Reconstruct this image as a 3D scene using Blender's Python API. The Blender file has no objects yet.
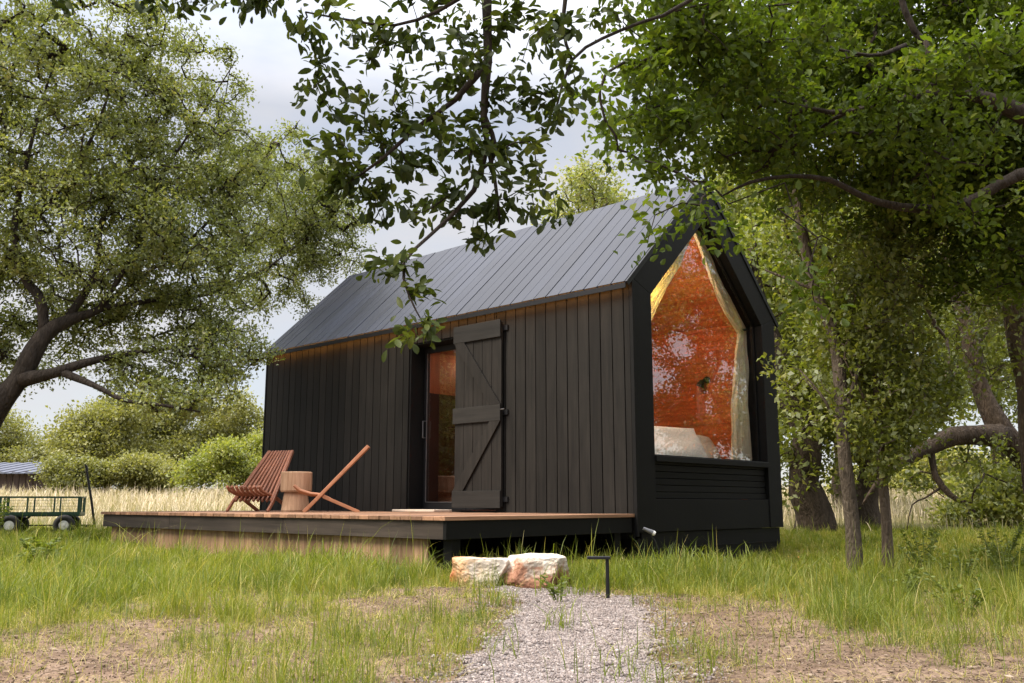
import bpy, math, random
import numpy as np
from mathutils import Vector, Matrix

# ------------------------------------------------------------------ camera, sky, sun, exposure
scene = bpy.context.scene
C = scene.collection
R = math.radians
cam_data = bpy.data.cameras.new('camera')
cam = bpy.data.objects.new('camera', cam_data)
C.objects.link(cam)
cam.location = (5.591, -7.838, 0.556)
cam.rotation_euler = (R(90 + 9.958), 0, R(43.17))
cam_data.sensor_width = 36.0
cam_data.lens = 920.82 / 1024 * 36.0
cam_data.clip_start = 0.05
cam_data.clip_end = 2000
scene.camera = cam

SUN_ELEV, SUN_ROT = 48.0, 205.0      # degrees; compass direction the light comes from
world = bpy.data.worlds.new('World')
scene.world = world
world.use_nodes = True
wn, wl = world.node_tree.nodes, world.node_tree.links
wn.clear()
w_out = wn.new('ShaderNodeOutputWorld')
w_bg = wn.new('ShaderNodeBackground')
w_bg.inputs['Strength'].default_value = 0.10
w_sky = wn.new('ShaderNodeTexSky')
w_sky.sky_type = 'NISHITA'
w_sky.sun_disc = False
w_sky.sun_elevation = R(SUN_ELEV)
w_sky.sun_rotation = R(SUN_ROT)
w_tc = wn.new('ShaderNodeTexCoord')
w_map = wn.new('ShaderNodeMapping')
w_map.inputs['Scale'].default_value = (1.0, 1.0, 2.6)
w_map.inputs['Location'].default_value = (3.1, 1.7, 0.4)
w_noise = wn.new('ShaderNodeTexNoise')
w_noise.inputs['Scale'].default_value = 1.9
w_noise.inputs['Detail'].default_value = 6
w_noise.inputs['Roughness'].default_value = 0.55
w_ramp = wn.new('ShaderNodeValToRGB')
w_ramp.color_ramp.elements[0].position = 0.36
w_ramp.color_ramp.elements[0].color = (0.45, 0.45, 0.45, 1)
w_ramp.color_ramp.elements[1].position = 0.62
w_ramp.color_ramp.elements[1].color = (0.97, 0.97, 0.97, 1)
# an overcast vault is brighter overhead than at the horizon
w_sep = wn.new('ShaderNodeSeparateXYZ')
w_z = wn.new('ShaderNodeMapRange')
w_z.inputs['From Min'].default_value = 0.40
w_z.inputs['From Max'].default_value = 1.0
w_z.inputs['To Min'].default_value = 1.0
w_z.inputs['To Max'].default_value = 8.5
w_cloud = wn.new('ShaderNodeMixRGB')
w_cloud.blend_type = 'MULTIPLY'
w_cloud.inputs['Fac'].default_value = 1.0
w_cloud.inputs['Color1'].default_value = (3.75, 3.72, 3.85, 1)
w_mix = wn.new('ShaderNodeMixRGB')
wl.new(w_tc.outputs['Generated'], w_map.inputs['Vector'])
wl.new(w_map.outputs['Vector'], w_noise.inputs['Vector'])
wl.new(w_noise.outputs['Fac'], w_ramp.inputs['Fac'])
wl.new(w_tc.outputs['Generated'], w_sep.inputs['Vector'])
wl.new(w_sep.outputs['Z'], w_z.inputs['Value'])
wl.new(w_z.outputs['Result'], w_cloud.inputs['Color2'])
wl.new(w_ramp.outputs['Color'], w_mix.inputs['Fac'])
wl.new(w_sky.outputs['Color'], w_mix.inputs['Color1'])
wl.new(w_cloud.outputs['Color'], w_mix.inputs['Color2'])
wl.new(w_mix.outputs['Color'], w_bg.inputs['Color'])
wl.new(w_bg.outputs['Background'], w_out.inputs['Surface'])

sun_data = bpy.data.lights.new('sun', 'SUN')
sun_data.energy = 2.4
sun_data.angle = R(30)
sun_data.color = (1.0, 0.87, 0.68)
sun = bpy.data.objects.new('sun', sun_data)
C.objects.link(sun)
_az = R(SUN_ROT)                       # Nishita: rotation 0 is +Y, turning towards +X
_sd = Vector((math.sin(_az) * math.cos(R(SUN_ELEV)), math.cos(_az) * math.cos(R(SUN_ELEV)), math.sin(R(SUN_ELEV))))
sun.rotation_euler = _sd.to_track_quat('Z', 'Y').to_euler()
sun.location = (0, -12, 20)

vs = scene.view_settings
vs.view_transform = 'Standard'
vs.look = 'None'
vs.exposure = 1.05
vs.gamma = 1.0
scene.cycles.max_bounces = 10
scene.cycles.diffuse_bounces = 6
scene.cycles.glossy_bounces = 3
scene.cycles.transmission_bounces = 8
scene.cycles.transparent_max_bounces = 6
scene.cycles.caustics_reflective = False
scene.cycles.caustics_refractive = False
scene.cycles.sample_clamp_indirect = 6
scene.cycles.use_denoising = True

# ------------------------------------------------------------------ helpers
def terrain(x, y):
    x = np.asarray(x, dtype=float); y = np.asarray(y, dtype=float)
    t = (x - 5.59) * -0.684 + (y + 7.84) * 0.729
    a = np.clip((t - 11.5) / 36.0, 0, 1)
    z = 0.80 * a * (1 + 0.35 * (1 - a))
    z = z + 0.0012 * np.clip(t - 47, 0, 400)
    bump = 0.018 * np.sin(1.3 * x + 0.7) * np.cos(1.1 * y - 0.4) + 0.010 * np.sin(3.1 * x + 2.3 * y) + 0.006 * np.cos(5.3 * x - 4.1 * y)
    return z + bump - 0.02 - 0.07 * np.exp(-((x - .5) ** 2 / 2.2 + (y - 1.2) ** 2 / 6.0))

class MB:
    """collects shapes, then links them as one mesh object"""
    def __init__(self):
        self.v = []; self.f = []; self.r = []
    def add(self, vs_, fs, rnd=None):
        o = len(self.v); rnd = random.random() if rnd is None else rnd
        self.v += [tuple(p) for p in vs_]
        for f in fs:
            self.f.append(tuple(i + o for i in f)); self.r.append(rnd)
    def box(self, x0, x1, y0, y1, z0, z1, rnd=None):
        self.add([(x0, y0, z0), (x1, y0, z0), (x1, y1, z0), (x0, y1, z0), (x0, y0, z1), (x1, y0, z1), (x1, y1, z1), (x0, y1, z1)],
                 [(0, 3, 2, 1), (4, 5, 6, 7), (0, 1, 5, 4), (1, 2, 6, 5), (2, 3, 7, 6), (3, 0, 4, 7)], rnd)
    def bar(self, p0, p1, w, h, side=(0, 1, 0), rnd=None):
        p0, p1 = Vector(p0), Vector(p1)
        d = (p1 - p0).normalized(); s = Vector(side); s = (s - d * s.dot(d)).normalized(); u = d.cross(s)
        q = []
        for p in (p0, p1):
            for a, b in ((-1, -1), (1, -1), (1, 1), (-1, 1)):
                q.append(p + s * (a * w / 2) + u * (b * h / 2))
        self.add(q, [(0, 3, 2, 1), (4, 5, 6, 7), (0, 1, 5, 4), (1, 2, 6, 5), (2, 3, 7, 6), (3, 0, 4, 7)], rnd)
    def prism(self, poly, x0, x1, rnd=None):
        """polygon in (y, z) swept from x0 to x1"""
        n = len(poly)
        self.add([(x0, y, z) for y, z in poly] + [(x1, y, z) for y, z in poly],
                 [tuple(range(n - 1, -1, -1)), tuple(range(n, 2 * n))] + [(i, (i + 1) % n, n + (i + 1) % n, n + i) for i in range(n)], rnd)
    def tube(self, pts, radii, n=8, cap=True, rnd=None):
        pts = [Vector(p) for p in pts]; vs_ = []; fs = []
        if not hasattr(radii, '__len__'): radii = [radii] * len(pts)
        prev = None
        for i, p in enumerate(pts):
            d = (pts[min(i + 1, len(pts) - 1)] - pts[max(i - 1, 0)]).normalized()
            if prev is None:
                prev = d.orthogonal().normalized()
            s = (prev - d * prev.dot(d)).normalized(); u = d.cross(s); prev = s
            for k in range(n):
                a = 2 * math.pi * k / n
                vs_.append(p + (s * math.cos(a) + u * math.sin(a)) * radii[i])
        for i in range(len(pts) - 1):
            for k in range(n):
                fs.append((i * n + k, i * n + (k + 1) % n, (i + 1) * n + (k + 1) % n, (i + 1) * n + k))
        if cap:
            fs.append(tuple(range(n - 1, -1, -1))); fs.append(tuple(range((len(pts) - 1) * n, len(pts) * n)))
        self.add(vs_, fs, rnd)
    def build(self, name, mat, parent=None, bevel=0, smooth=False, local=False):
        me = bpy.data.meshes.new(name)
        off = Vector((0, 0, 0)) if (local or parent is None) else world_loc(parent)
        me.from_pydata([(p[0] - off.x, p[1] - off.y, p[2] - off.z) for p in self.v], [], self.f)
        at = me.attributes.new('rnd', 'FLOAT', 'FACE'); at.data.foreach_set('value', self.r)
        o = bpy.data.objects.new(name, me); C.objects.link(o)
        me.materials.append(mat); o.parent = parent
        if smooth: me.polygons.foreach_set('use_smooth', [True] * len(me.polygons))
        if bevel:
            m = o.modifiers.new('bevel', 'BEVEL'); m.width = bevel; m.segments = 2; m.limit_method = 'ANGLE'; m.angle_limit = R(40)
        return o

def world_loc(o):
    v = Vector(o.location)
    while o.parent is not None:
        o = o.parent; v += Vector(o.location)
    return v

def quads(name, V, F, mat, parent=None, rnd=None, smooth=False):
    """numpy verts (n,3) and quads (m,4) as one mesh object"""
    V = np.asarray(V, dtype=np.float32); F = np.asarray(F, dtype=np.int32)
    if parent is not None:
        V = V - np.array(world_loc(parent), dtype=np.float32)
    me = bpy.data.meshes.new(name)
    me.vertices.add(len(V)); me.vertices.foreach_set('co', V.ravel())
    me.loops.add(F.size); me.loops.foreach_set('vertex_index', F.ravel())
    me.polygons.add(len(F)); me.polygons.foreach_set('loop_start', np.arange(0, F.size, 4, dtype=np.int32))
    if smooth: me.polygons.foreach_set('use_smooth', np.ones(len(F), dtype=bool))
    me.update(calc_edges=True)
    if rnd is not None:
        at = me.attributes.new('rnd', 'FLOAT', 'FACE'); at.data.foreach_set('value', np.asarray(rnd, dtype=np.float32))
    me.materials.append(mat)
    o = bpy.data.objects.new(name, me); C.objects.link(o); o.parent = parent
    return o

def tag(o, label, cat, group=None, kind=None):
    o['label'] = label; o['category'] = cat
    if group: o['group'] = group
    if kind: o['kind'] = kind
    return o

def thing(name, label, cat, loc=(0, 0, 0), rotz=0, group=None):
    o = bpy.data.objects.new(name, None); C.objects.link(o)
    o.location = loc; o.rotation_euler = (0, 0, rotz); o.empty_display_size = 0.2
    return tag(o, label, cat, group)

def dup(root, loc, rotz, label):
    r = root.copy(); C.objects.link(r); r.location = loc; r.rotation_euler = (0, 0, rotz); r['label'] = label
    for ch in list(root.children):
        c = ch.copy(); C.objects.link(c); c.parent = r
        for g in list(ch.children):
            d = g.copy(); C.objects.link(d); d.parent = c
    return r

# ------------------------------------------------------------------ materials
def new_mat(name):
    m = bpy.data.materials.new(name); m.use_nodes = True
    nt = m.node_tree; nt.nodes.clear()
    out = nt.nodes.new('ShaderNodeOutputMaterial')
    return m, nt, out

def ramp_node(nt, stops):
    r = nt.nodes.new('ShaderNodeValToRGB'); cr = r.color_ramp
    while len(cr.elements) > 1: cr.elements.remove(cr.elements[-1])
    for i, (p, c) in enumerate(stops):
        e = cr.elements[0] if i == 0 else cr.elements.new(p)
        e.position = p; e.color = (*c, 1)
    return r

def attr(nt, name='rnd'):
    a = nt.nodes.new('ShaderNodeAttribute'); a.attribute_name = name
    return a

def wood(name, dark, light, grain=(30, 30, 2.0), rough=0.6, bump=0.25, spread=0.45, spec=0.35, knots=0.0):
    """boards: stretched grain, a tone and an offset of its own for every board"""
    m, nt, out = new_mat(name); n, l = nt.nodes, nt.links
    tc = n.new('ShaderNodeTexCoord'); mp = n.new('ShaderNodeMapping'); mp.inputs['Scale'].default_value = grain
    at = attr(nt)
    off = n.new('ShaderNodeVectorMath'); off.operation = 'MULTIPLY_ADD'
    off.inputs[1].default_value = (37, 53, 29); l.new(at.outputs['Fac'], off.inputs[0])
    l.new(tc.outputs['Object'], mp.inputs['Vector']); l.new(mp.outputs['Vector'], off.inputs[2])
    no = n.new('ShaderNodeTexNoise'); no.inputs['Scale'].default_value = 1.0; no.inputs['Detail'].default_value = 6; no.inputs['Roughness'].default_value = 0.65
    no.inputs['Distortion'].default_value = 0.4
    l.new(off.outputs[0], no.inputs['Vector'])
    rp = ramp_node(nt, [(0.28, dark), (0.72, light)]); l.new(no.outputs['Fac'], rp.inputs['Fac'])
    big = n.new('ShaderNodeTexNoise'); big.inputs['Scale'].default_value = 1.3; big.inputs['Detail'].default_value = 3
    l.new(tc.outputs['Object'], big.inputs['Vector'])
    mr = n.new('ShaderNodeMapRange'); mr.inputs['To Min'].default_value = 1 - spread; mr.inputs['To Max'].default_value = 1 + spread
    l.new(at.outputs['Fac'], mr.inputs['Value'])
    mr2 = n.new('ShaderNodeMapRange'); mr2.inputs['From Min'].default_value = .3; mr2.inputs['From Max'].default_value = .7
    mr2.inputs['To Min'].default_value = 0.8; mr2.inputs['To Max'].default_value = 1.2; l.new(big.outputs['Fac'], mr2.inputs['Value'])
    mu = n.new('ShaderNodeMath'); mu.operation = 'MULTIPLY'; l.new(mr.outputs['Result'], mu.inputs[0]); l.new(mr2.outputs['Result'], mu.inputs[1])
    mx = n.new('ShaderNodeVectorMath'); mx.operation = 'SCALE'; l.new(rp.outputs['Color'], mx.inputs[0]); l.new(mu.outputs[0], mx.inputs['Scale'])
    b = n.new('ShaderNodeBsdfPrincipled'); b.inputs['Specular IOR Level'].default_value = spec
    l.new(mx.outputs['Vector'], b.inputs['Base Color'])
    rr = n.new('ShaderNodeMapRange'); rr.inputs['To Min'].default_value = rough - .12; rr.inputs['To Max'].default_value = rough + .12
    l.new(no.outputs['Fac'], rr.inputs['Value']); l.new(rr.outputs['Result'], b.inputs['Roughness'])
    bp = n.new('ShaderNodeBump'); bp.inputs['Strength'].default_value = bump; bp.inputs['Distance'].default_value = 0.004
    l.new(no.outputs['Fac'], bp.inputs['Height']); l.new(bp.outputs['Normal'], b.inputs['Normal'])
    l.new(b.outputs[0], out.inputs['Surface'])
    return m

def plain(name, col, rough=0.5, metal=0.0, var=0.12, scale=14, bump=0.0, spec=0.5):
    m, nt, out = new_mat(name); n, l = nt.nodes, nt.links
    tc = n.new('ShaderNodeTexCoord'); no = n.new('ShaderNodeTexNoise'); no.inputs['Scale'].default_value = scale; no.inputs['Detail'].default_value = 5
    l.new(tc.outputs['Object'], no.inputs['Vector'])
    rp = ramp_node(nt, [(0.3, tuple(c * (1 - var) for c in col)), (0.7, tuple(min(1, c * (1 + var)) for c in col))])
    l.new(no.outputs['Fac'], rp.inputs['Fac'])
    b = n.new('ShaderNodeBsdfPrincipled'); l.new(rp.outputs['Color'], b.inputs['Base Color'])
    b.inputs['Roughness'].default_value = rough; b.inputs['Metallic'].default_value = metal; b.inputs['Specular IOR Level'].default_value = spec
    if bump:
        bp = n.new('ShaderNodeBump'); bp.inputs['Strength'].default_value = bump; bp.inputs['Distance'].default_value = 0.01
        l.new(no.outputs['Fac'], bp.inputs['Height']); l.new(bp.outputs['Normal'], b.inputs['Normal'])
    l.new(b.outputs[0], out.inputs['Surface'])
    return m

def leafy(name, stops, trans=0.4, rough=0.5, gloss=0.06):
    """leaves and grass: tone from the per-leaf value, light passes through"""
    m, nt, out = new_mat(name); n, l = nt.nodes, nt.links
    at = attr(nt); rp = ramp_node(nt, stops); l.new(at.outputs['Fac'], rp.inputs['Fac'])
    d = n.new('ShaderNodeBsdfDiffuse'); t = n.new('ShaderNodeBsdfTranslucent'); g = n.new('ShaderNodeBsdfGlossy')
    g.inputs['Roughness'].default_value = rough; g.inputs['Color'].default_value = (.8, .85, .8, 1)
    tint = n.new('ShaderNodeMixRGB'); tint.blend_type = 'MULTIPLY'; tint.inputs['Fac'].default_value = 1; tint.inputs['Color2'].default_value = (1.25, 1.3, .55, 1)
    l.new(rp.outputs['Color'], d.inputs['Color']); l.new(rp.outputs['Color'], tint.inputs['Color1']); l.new(tint.outputs['Color'], t.inputs['Color'])
    a = n.new('ShaderNodeMixShader'); a.inputs['Fac'].default_value = trans; l.new(d.outputs[0], a.inputs[1]); l.new(t.outputs[0], a.inputs[2])
    b = n.new('ShaderNodeMixShader'); b.inputs['Fac'].default_value = gloss; l.new(a.outputs[0], b.inputs[1]); l.new(g.outputs[0], b.inputs[2])
    l.new(b.outputs[0], out.inputs['Surface'])
    return m

def bark(name, dark, light, scale=9):
    m, nt, out = new_mat(name); n, l = nt.nodes, nt.links
    tc = n.new('ShaderNodeTexCoord'); mp = n.new('ShaderNodeMapping'); mp.inputs['Scale'].default_value = (1, 1, .35)
    l.new(tc.outputs['Object'], mp.inputs['Vector'])
    no = n.new('ShaderNodeTexNoise'); no.inputs['Scale'].default_value = scale; no.inputs['Detail'].default_value = 8; no.inputs['Roughness'].default_value = .7; no.inputs['Distortion'].default_value = .8
    vo = n.new('ShaderNodeTexVoronoi'); vo.inputs['Scale'].default_value = scale * 3.2; vo.feature = 'DISTANCE_TO_EDGE'
    l.new(mp.outputs['Vector'], no.inputs['Vector']); l.new(mp.outputs['Vector'], vo.inputs['Vector'])
    rp = ramp_node(nt, [(.3, dark), (.55, tuple((a + b) / 2 for a, b in zip(dark, light))), (.72, light)]); l.new(no.outputs['Fac'], rp.inputs['Fac'])
    ad = n.new('ShaderNodeMath'); ad.operation = 'MULTIPLY_ADD'; ad.inputs[1].default_value = .9; l.new(vo.outputs['Distance'], ad.inputs[0]); l.new(no.outputs['Fac'], ad.inputs[2])
    b = n.new('ShaderNodeBsdfPrincipled'); b.inputs['Roughness'].default_value = .9; b.inputs['Specular IOR Level'].default_value = .2
    l.new(rp.outputs['Color'], b.inputs['Base Color'])
    bp = n.new('ShaderNodeBump'); bp.inputs['Strength'].default_value = 1.0; bp.inputs['Distance'].default_value = .03
    l.new(ad.outputs[0], bp.inputs['Height']); l.new(bp.outputs['Normal'], b.inputs['Normal']); l.new(b.outputs[0], out.inputs['Surface'])
    return m

def glass_mat(name, f0=.06, tint=(.95, .96, .95), wave=.05):
    """a clear pane: straight-through light plus a mirror coat that strengthens at a glancing angle (Schlick)"""
    m, nt, out = new_mat(name); n, l = nt.nodes, nt.links
    geo = n.new('ShaderNodeNewGeometry'); dt = n.new('ShaderNodeVectorMath'); dt.operation = 'DOT_PRODUCT'
    l.new(geo.outputs['Normal'], dt.inputs[0]); l.new(geo.outputs['Incoming'], dt.inputs[1])
    ab = n.new('ShaderNodeMath'); ab.operation = 'ABSOLUTE'; l.new(dt.outputs['Value'], ab.inputs[0])
    om = n.new('ShaderNodeMath'); om.operation = 'SUBTRACT'; om.inputs[0].default_value = 1; l.new(ab.outputs[0], om.inputs[1])
    pw = n.new('ShaderNodeMath'); pw.operation = 'POWER'; pw.inputs[1].default_value = 5; l.new(om.outputs[0], pw.inputs[0])
    f = n.new('ShaderNodeMath'); f.operation = 'MULTIPLY_ADD'; f.inputs[1].default_value = 1 - f0; f.inputs[2].default_value = f0; l.new(pw.outputs[0], f.inputs[0])
    t = n.new('ShaderNodeBsdfTransparent'); t.inputs['Color'].default_value = (*tint, 1)
    g = n.new('ShaderNodeBsdfGlossy'); g.inputs['Roughness'].default_value = 0.0
    tc = n.new('ShaderNodeTexCoord'); no = n.new('ShaderNodeTexNoise'); no.inputs['Scale'].default_value = 1.6; no.inputs['Detail'].default_value = 1
    l.new(tc.outputs['Object'], no.inputs['Vector'])
    bp = n.new('ShaderNodeBump'); bp.inputs['Strength'].default_value = wave; bp.inputs['Distance'].default_value = .05
    l.new(no.outputs['Fac'], bp.inputs['Height'])
    if wave: l.new(bp.outputs['Normal'], g.inputs['Normal'])
    x = n.new('ShaderNodeMixShader'); l.new(f.outputs[0], x.inputs['Fac']); l.new(t.outputs[0], x.inputs[1]); l.new(g.outputs[0], x.inputs[2])
    l.new(x.outputs[0], out.inputs['Surface'])
    return m

def glow(name, col, strength):
    m, nt, out = new_mat(name); e = nt.nodes.new('ShaderNodeEmission')
    e.inputs['Color'].default_value = (*col, 1); e.inputs['Strength'].default_value = strength
    nt.links.new(e.outputs[0], out.inputs['Surface'])
    return m

M = {}
M['wall'] = wood('stained_siding', (.0055, .0050, .0046), (.0165, .0147, .0128), (26, 26, 1.6), .66, .35, .36, .18)
M['black'] = wood('black_timber', (.0030, .0030, .0032), (.0072, .0070, .0070), (22, 22, 22), .6, .2, .2, .18)
M['blackh'] = wood('black_panel_boards', (.0030, .0030, .0032), (.0078, .0075, .0075), (20, 1.2, 24), .6, .25, .35, .18)
M['roof'] = wood('roof_boards', (.0115, .0138, .0225), (.026, .031, .048), (24, 1.2, 1.2), .48, .2, .25, .38)
M['barn'] = wood('weathered_barn_boards', (.008, .0070, .0062), (.026, .0225, .0195), (24, 24, 1.5), .68, .4, .25, .2)
M['barnh'] = wood('weathered_batten', (.008, .0072, .0064), (.023, .0205, .018), (1.6, 24, 24), .65, .4, .3, .3)
M['deck'] = wood('cedar_deck_boards', (.15, .075, .042), (.33, .19, .115), (22, 1.3, 22), .7, .3, .4, .25)
M['fascia'] = wood('charcoal_fascia', (.020, .0155, .0125), (.058, .045, .036), (1.4, 24, 24), .7, .3, .15, .25)
M['skirt'] = wood('weathered_skirt_boards', (.13, .075, .042), (.36, .235, .145), (24, 24, 1.6), .8, .3, .35, .2)
M['chair_red'] = wood('red_brown_slats', (.18, .068, .036), (.38, .155, .088), (3, 30, 3), .5, .15, .2, .4)
M['chair_tan'] = wood('orange_tan_slats', (.30, .12, .055), (.55, .25, .13), (3, 30, 3), .5, .15, .15, .4)
M['walnut'] = wood('dark_walnut_boards', (.014, .006, .004), (.036, .014, .008), (16, 16, 1.4), .5, .1, .2, .35)
M['stump'] = wood('pale_stump', (.28, .155, .085), (.55, .36, .23), (22, 22, 2), .75, .3, .1, .25)
M['pine'] = wood('orange_interior_boards', (.30, .066, .020), (.60, .165, .052), (1.2, 20, 20), .5, .1, .12, .35)
M['pine_dark'] = wood('brown_interior_boards', (.16, .045, .02), (.32, .10, .045), (16, 16, 1.4), .5, .1, .2, .35)
M['metal'] = plain('dark_metal', (.02, .02, .022), .45, .6)
M['trim'] = plain('grey_edge_metal', (.16, .16, .17), .4, .7)
M['cart'] = plain('green_paint', (.008, .045, .022), .45, 0, .3)
M['tyre'] = plain('black_rubber', (.014, .014, .015), .8)
M['rim'] = plain('white_rim', (.80, .79, .76), .45)
M['linen'] = plain('white_linen', (.88, .86, .84), .9, 0, .03, 5, .1)
M['linen_grey'] = plain('grey_linen', (.66, .63, .61), .9, 0, .03, 5, .1)
M['curtain'] = leafy('cream_curtain', [(0, (.84, .77, .64)), (1, (.89, .83, .71))], .2, .8, 0.0)
M['bark_oak'] = bark('dark_oak_bark', (.014, .011, .0085), (.060, .047, .037), 7)
M['bark_grey'] = bark('grey_brown_bark', (.05, .036, .026), (.20, .155, .115), 10)
M['bark_brown'] = bark('brown_bark', (.032, .024, .018), (.135, .103, .078), 10)
M['bark_pale'] = bark('pale_scaly_bark', (.04, .031, .023), (.16, .128, .098), 11)
M['leaf_oak'] = leafy('live_oak_leaves', [(0, (0.106, 0.125, 0.033)), (.5, (0.201, 0.226, 0.072)), (.85, (0.293, 0.316, 0.110)), (1, (0.363, 0.343, 0.143))], .45)
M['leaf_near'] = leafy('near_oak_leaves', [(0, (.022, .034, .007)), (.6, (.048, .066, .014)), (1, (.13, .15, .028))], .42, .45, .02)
M['leaf_elm'] = leafy('elm_leaves', [(0, (0.054, 0.084, 0.010)), (.6, (0.095, 0.137, 0.015)), (1, (0.169, 0.199, 0.026))], .5, .5, .02)
M['leaf_mid'] = leafy('mid_green_leaves', [(0, (0.109, 0.131, 0.022)), (.6, (0.188, 0.216, 0.039)), (1, (0.292, 0.287, 0.067))], .48)
M['leaf_light'] = leafy('light_green_leaves', [(0, (0.156, 0.184, 0.035)), (.6, (0.264, 0.287, 0.061)), (1, (0.408, 0.391, 0.110))], .48)
M['leaf_far'] = leafy('far_green_leaves', [(0, (0.163, 0.167, 0.050)), (.6, (0.263, 0.259, 0.080)), (1, (0.375, 0.356, 0.130))], .42)
M['weed'] = leafy('weed_leaves', [(0, (0.079, 0.116, 0.015)), (1, (0.201, 0.242, 0.032))], .35)
M['grass'] = leafy('grass_blades', [(0, (0.091, 0.130, 0.014)), (.5, (0.194, 0.228, 0.026)), (.78, (0.302, 0.300, 0.044)), (.92, (0.388, 0.326, 0.104)), (1, (0.496, 0.413, 0.175))], .45, .5, .03)
M['meadow'] = leafy('dry_meadow', [(0, (.25, .25, .09)), (.3, (.50, .42, .28)), (1, (.74, .62, .48))], .15, .6, .02)
M['litter'] = leafy('leaf_litter', [(0, (.08, .05, .032)), (.6, (.19, .135, .095)), (.9, (.30, .23, .17)), (1, (.44, .35, .27))], .1, .7, .02)
M['pebble'] = leafy('pebbles', [(0, (0.138, 0.112, 0.104)), (.5, (0.276, 0.230, 0.214)), (1, (0.475, 0.416, 0.392))], 0.0, .7, .02)

# ------------------------------------------------------------------ ground
FW = np.array((-0.684, 0.729)); RT = np.array((0.729, 0.684))
def rf(x, y):
    """distance right of and ahead of the path's foot, for the meadow's layout"""
    dx, dy = np.asarray(x) - 5.59, np.asarray(y) + 7.84
    return dx * RT[0] + dy * RT[1], dx * FW[0] + dy * FW[1]

PATH = [(5.3, -8.3, .46), (4.45, -6.7, .42), (3.55, -5.35, .385), (2.82, -4.45, .36), (2.2, -3.75, .34), (1.65, -3.2, .31), (1.38, -2.95, .25)]
def path_dist(x, y):
    """signed distance to the path's edge (negative on the path)"""
    x, y = np.asarray(x, float), np.asarray(y, float); best = np.full(x.shape, 1e9)
    for (ax, ay, aw), (bx, by, bw) in zip(PATH[:-1], PATH[1:]):
        dx, dy = bx - ax, by - ay; t = np.clip(((x - ax) * dx + (y - ay) * dy) / (dx * dx + dy * dy), 0, 1)
        best = np.minimum(best, np.hypot(x - ax - t * dx, y - ay - t * dy) - (aw + t * (bw - aw)))
    wob = .07 * np.sin(5.1 * x + 2.2 * y) + .05 * np.sin(9.7 * y - 6.3 * x) + .03 * np.sin(19 * x + 15 * y)
    return best + wob

_rs = np.random.RandomState(3)
_ph = _rs.rand(40, 4)
def fbm(x, y, f0=.35, octs=5, seed=0):
    """smooth noise in about -1..1"""
    v = 0; a = 1; tot = 0; f = f0
    for o in range(octs):
        p = _ph[(seed * 7 + o * 3) % 38]; q = _ph[(seed * 7 + o * 3 + 1) % 38]
        th = p[0] * 6.28; c, s = math.cos(th), math.sin(th)
        u, w = x * c - y * s, x * s + y * c
        v = v + a * np.sin(6.28 * (f * u + p[1]) + 1.6 * np.sin(6.28 * (f * .7 * w + p[2]))) * np.cos(6.28 * (f * w + q[0]) + 1.3 * np.sin(6.28 * f * .8 * u + q[1] * 6))
        tot += a * .6; a *= .6; f *= 1.9
    return v / tot

# bare places (centre, half-width across, half-depth, strength) and lush places of the turf
BARE = [((2.629, -2.854, 0.327, 0.670), .5), ((3.675, -2.182, 0.286, 0.601), .5), ((2.558, -3.514, 0.143, 0.613), .4), ((2.000, -3.601, 0.175, 0.339), .3), ((2.170, -6.443, 0.296, 0.499), .95), ((0.766, -4.983, 0.311, 0.501), .55), ((1.689, -4.717, 0.363, 0.641), .6), ((0.979, -3.700, 0.312, 1.163), .6), ((3.105, -5.648, 0.103, 0.478), .5), ((3.021, -2.644, 0.117, 0.355), .2),
        ((3.450, -3.917, 0.316, 0.873), .95), ((4.088, -4.829, 0.435, 0.393), .9), ((4.354, -3.577, 0.309, 0.857), .95), ((4.404, -4.481, 0.237, 0.422), .8), ((1.666, -3.055, 0.292, 0.566), .8), ((3.301, -4.565, 0.140, 1.246), .35), ((1.439, -5.804, 0.226, 0.292), .4)]
LUSH = [((-1.104, -2.826, 0.392, 1.872), 1.0), ((-1.288, -4.087, 1.100, 2.617), .8), ((0.404, -5.798, 0.423, 1.298), .7), ((2.561, -5.059, 0.214, 0.689), .6), ((1.515, -1.861, 0.830, 1.599), .9), ((2.379, -0.647, 0.707, 3.242), .8), ((3.766, -3.224, 0.290, 0.951), .9), ((3.443, -4.618, 0.159, 0.836), .7), ((3.360, -0.381, 0.514, 2.149), .5), ((2.339, -5.468, 0.247, 0.711), .5), ((2.851, -2.804, 0.350, 0.588), .4)]
def blob(x, y, b):
    cx, cy, ra, rd = b
    dx, dy = x - cx, y - cy
    a = (dx * RT[0] + dy * RT[1]) / ra; d = (dx * FW[0] + dy * FW[1]) / rd
    return np.exp(-(a * a + d * d) ** 1.3 * .8)

def inside_built(x, y, pad=0.0):
    cab = (x > -7.03 - pad) & (x < .0 + pad) & (y > -.03 - pad) & (y < 3.12 + pad)
    dk = (x > -6.55 - pad) & (x < .0 + pad) & (y > -2.60 - pad) & (y <= 0)
    return cab | dk

def turf(x, y):
    """0..1: how much grass stands here"""
    rr, t = rf(x, y)
    v = .62 + .32 * fbm(x, y, .33, 5, 1) + .48 * fbm(x, y, 1.4, 3, 2)
    v = v + .25 * np.clip((t - 6) / 5, 0, 1)
    for b, s in LUSH: v = v + .55 * s * blob(x, y, b)
    for b, s in BARE: v = v - .85 * s * blob(x, y, b)
    pd = path_dist(x, y)
    v = np.where(pd < .14, v * np.clip((pd + .02) / .16, 0, 1) * .8, v)
    return np.clip(v, 0, 1)

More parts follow.
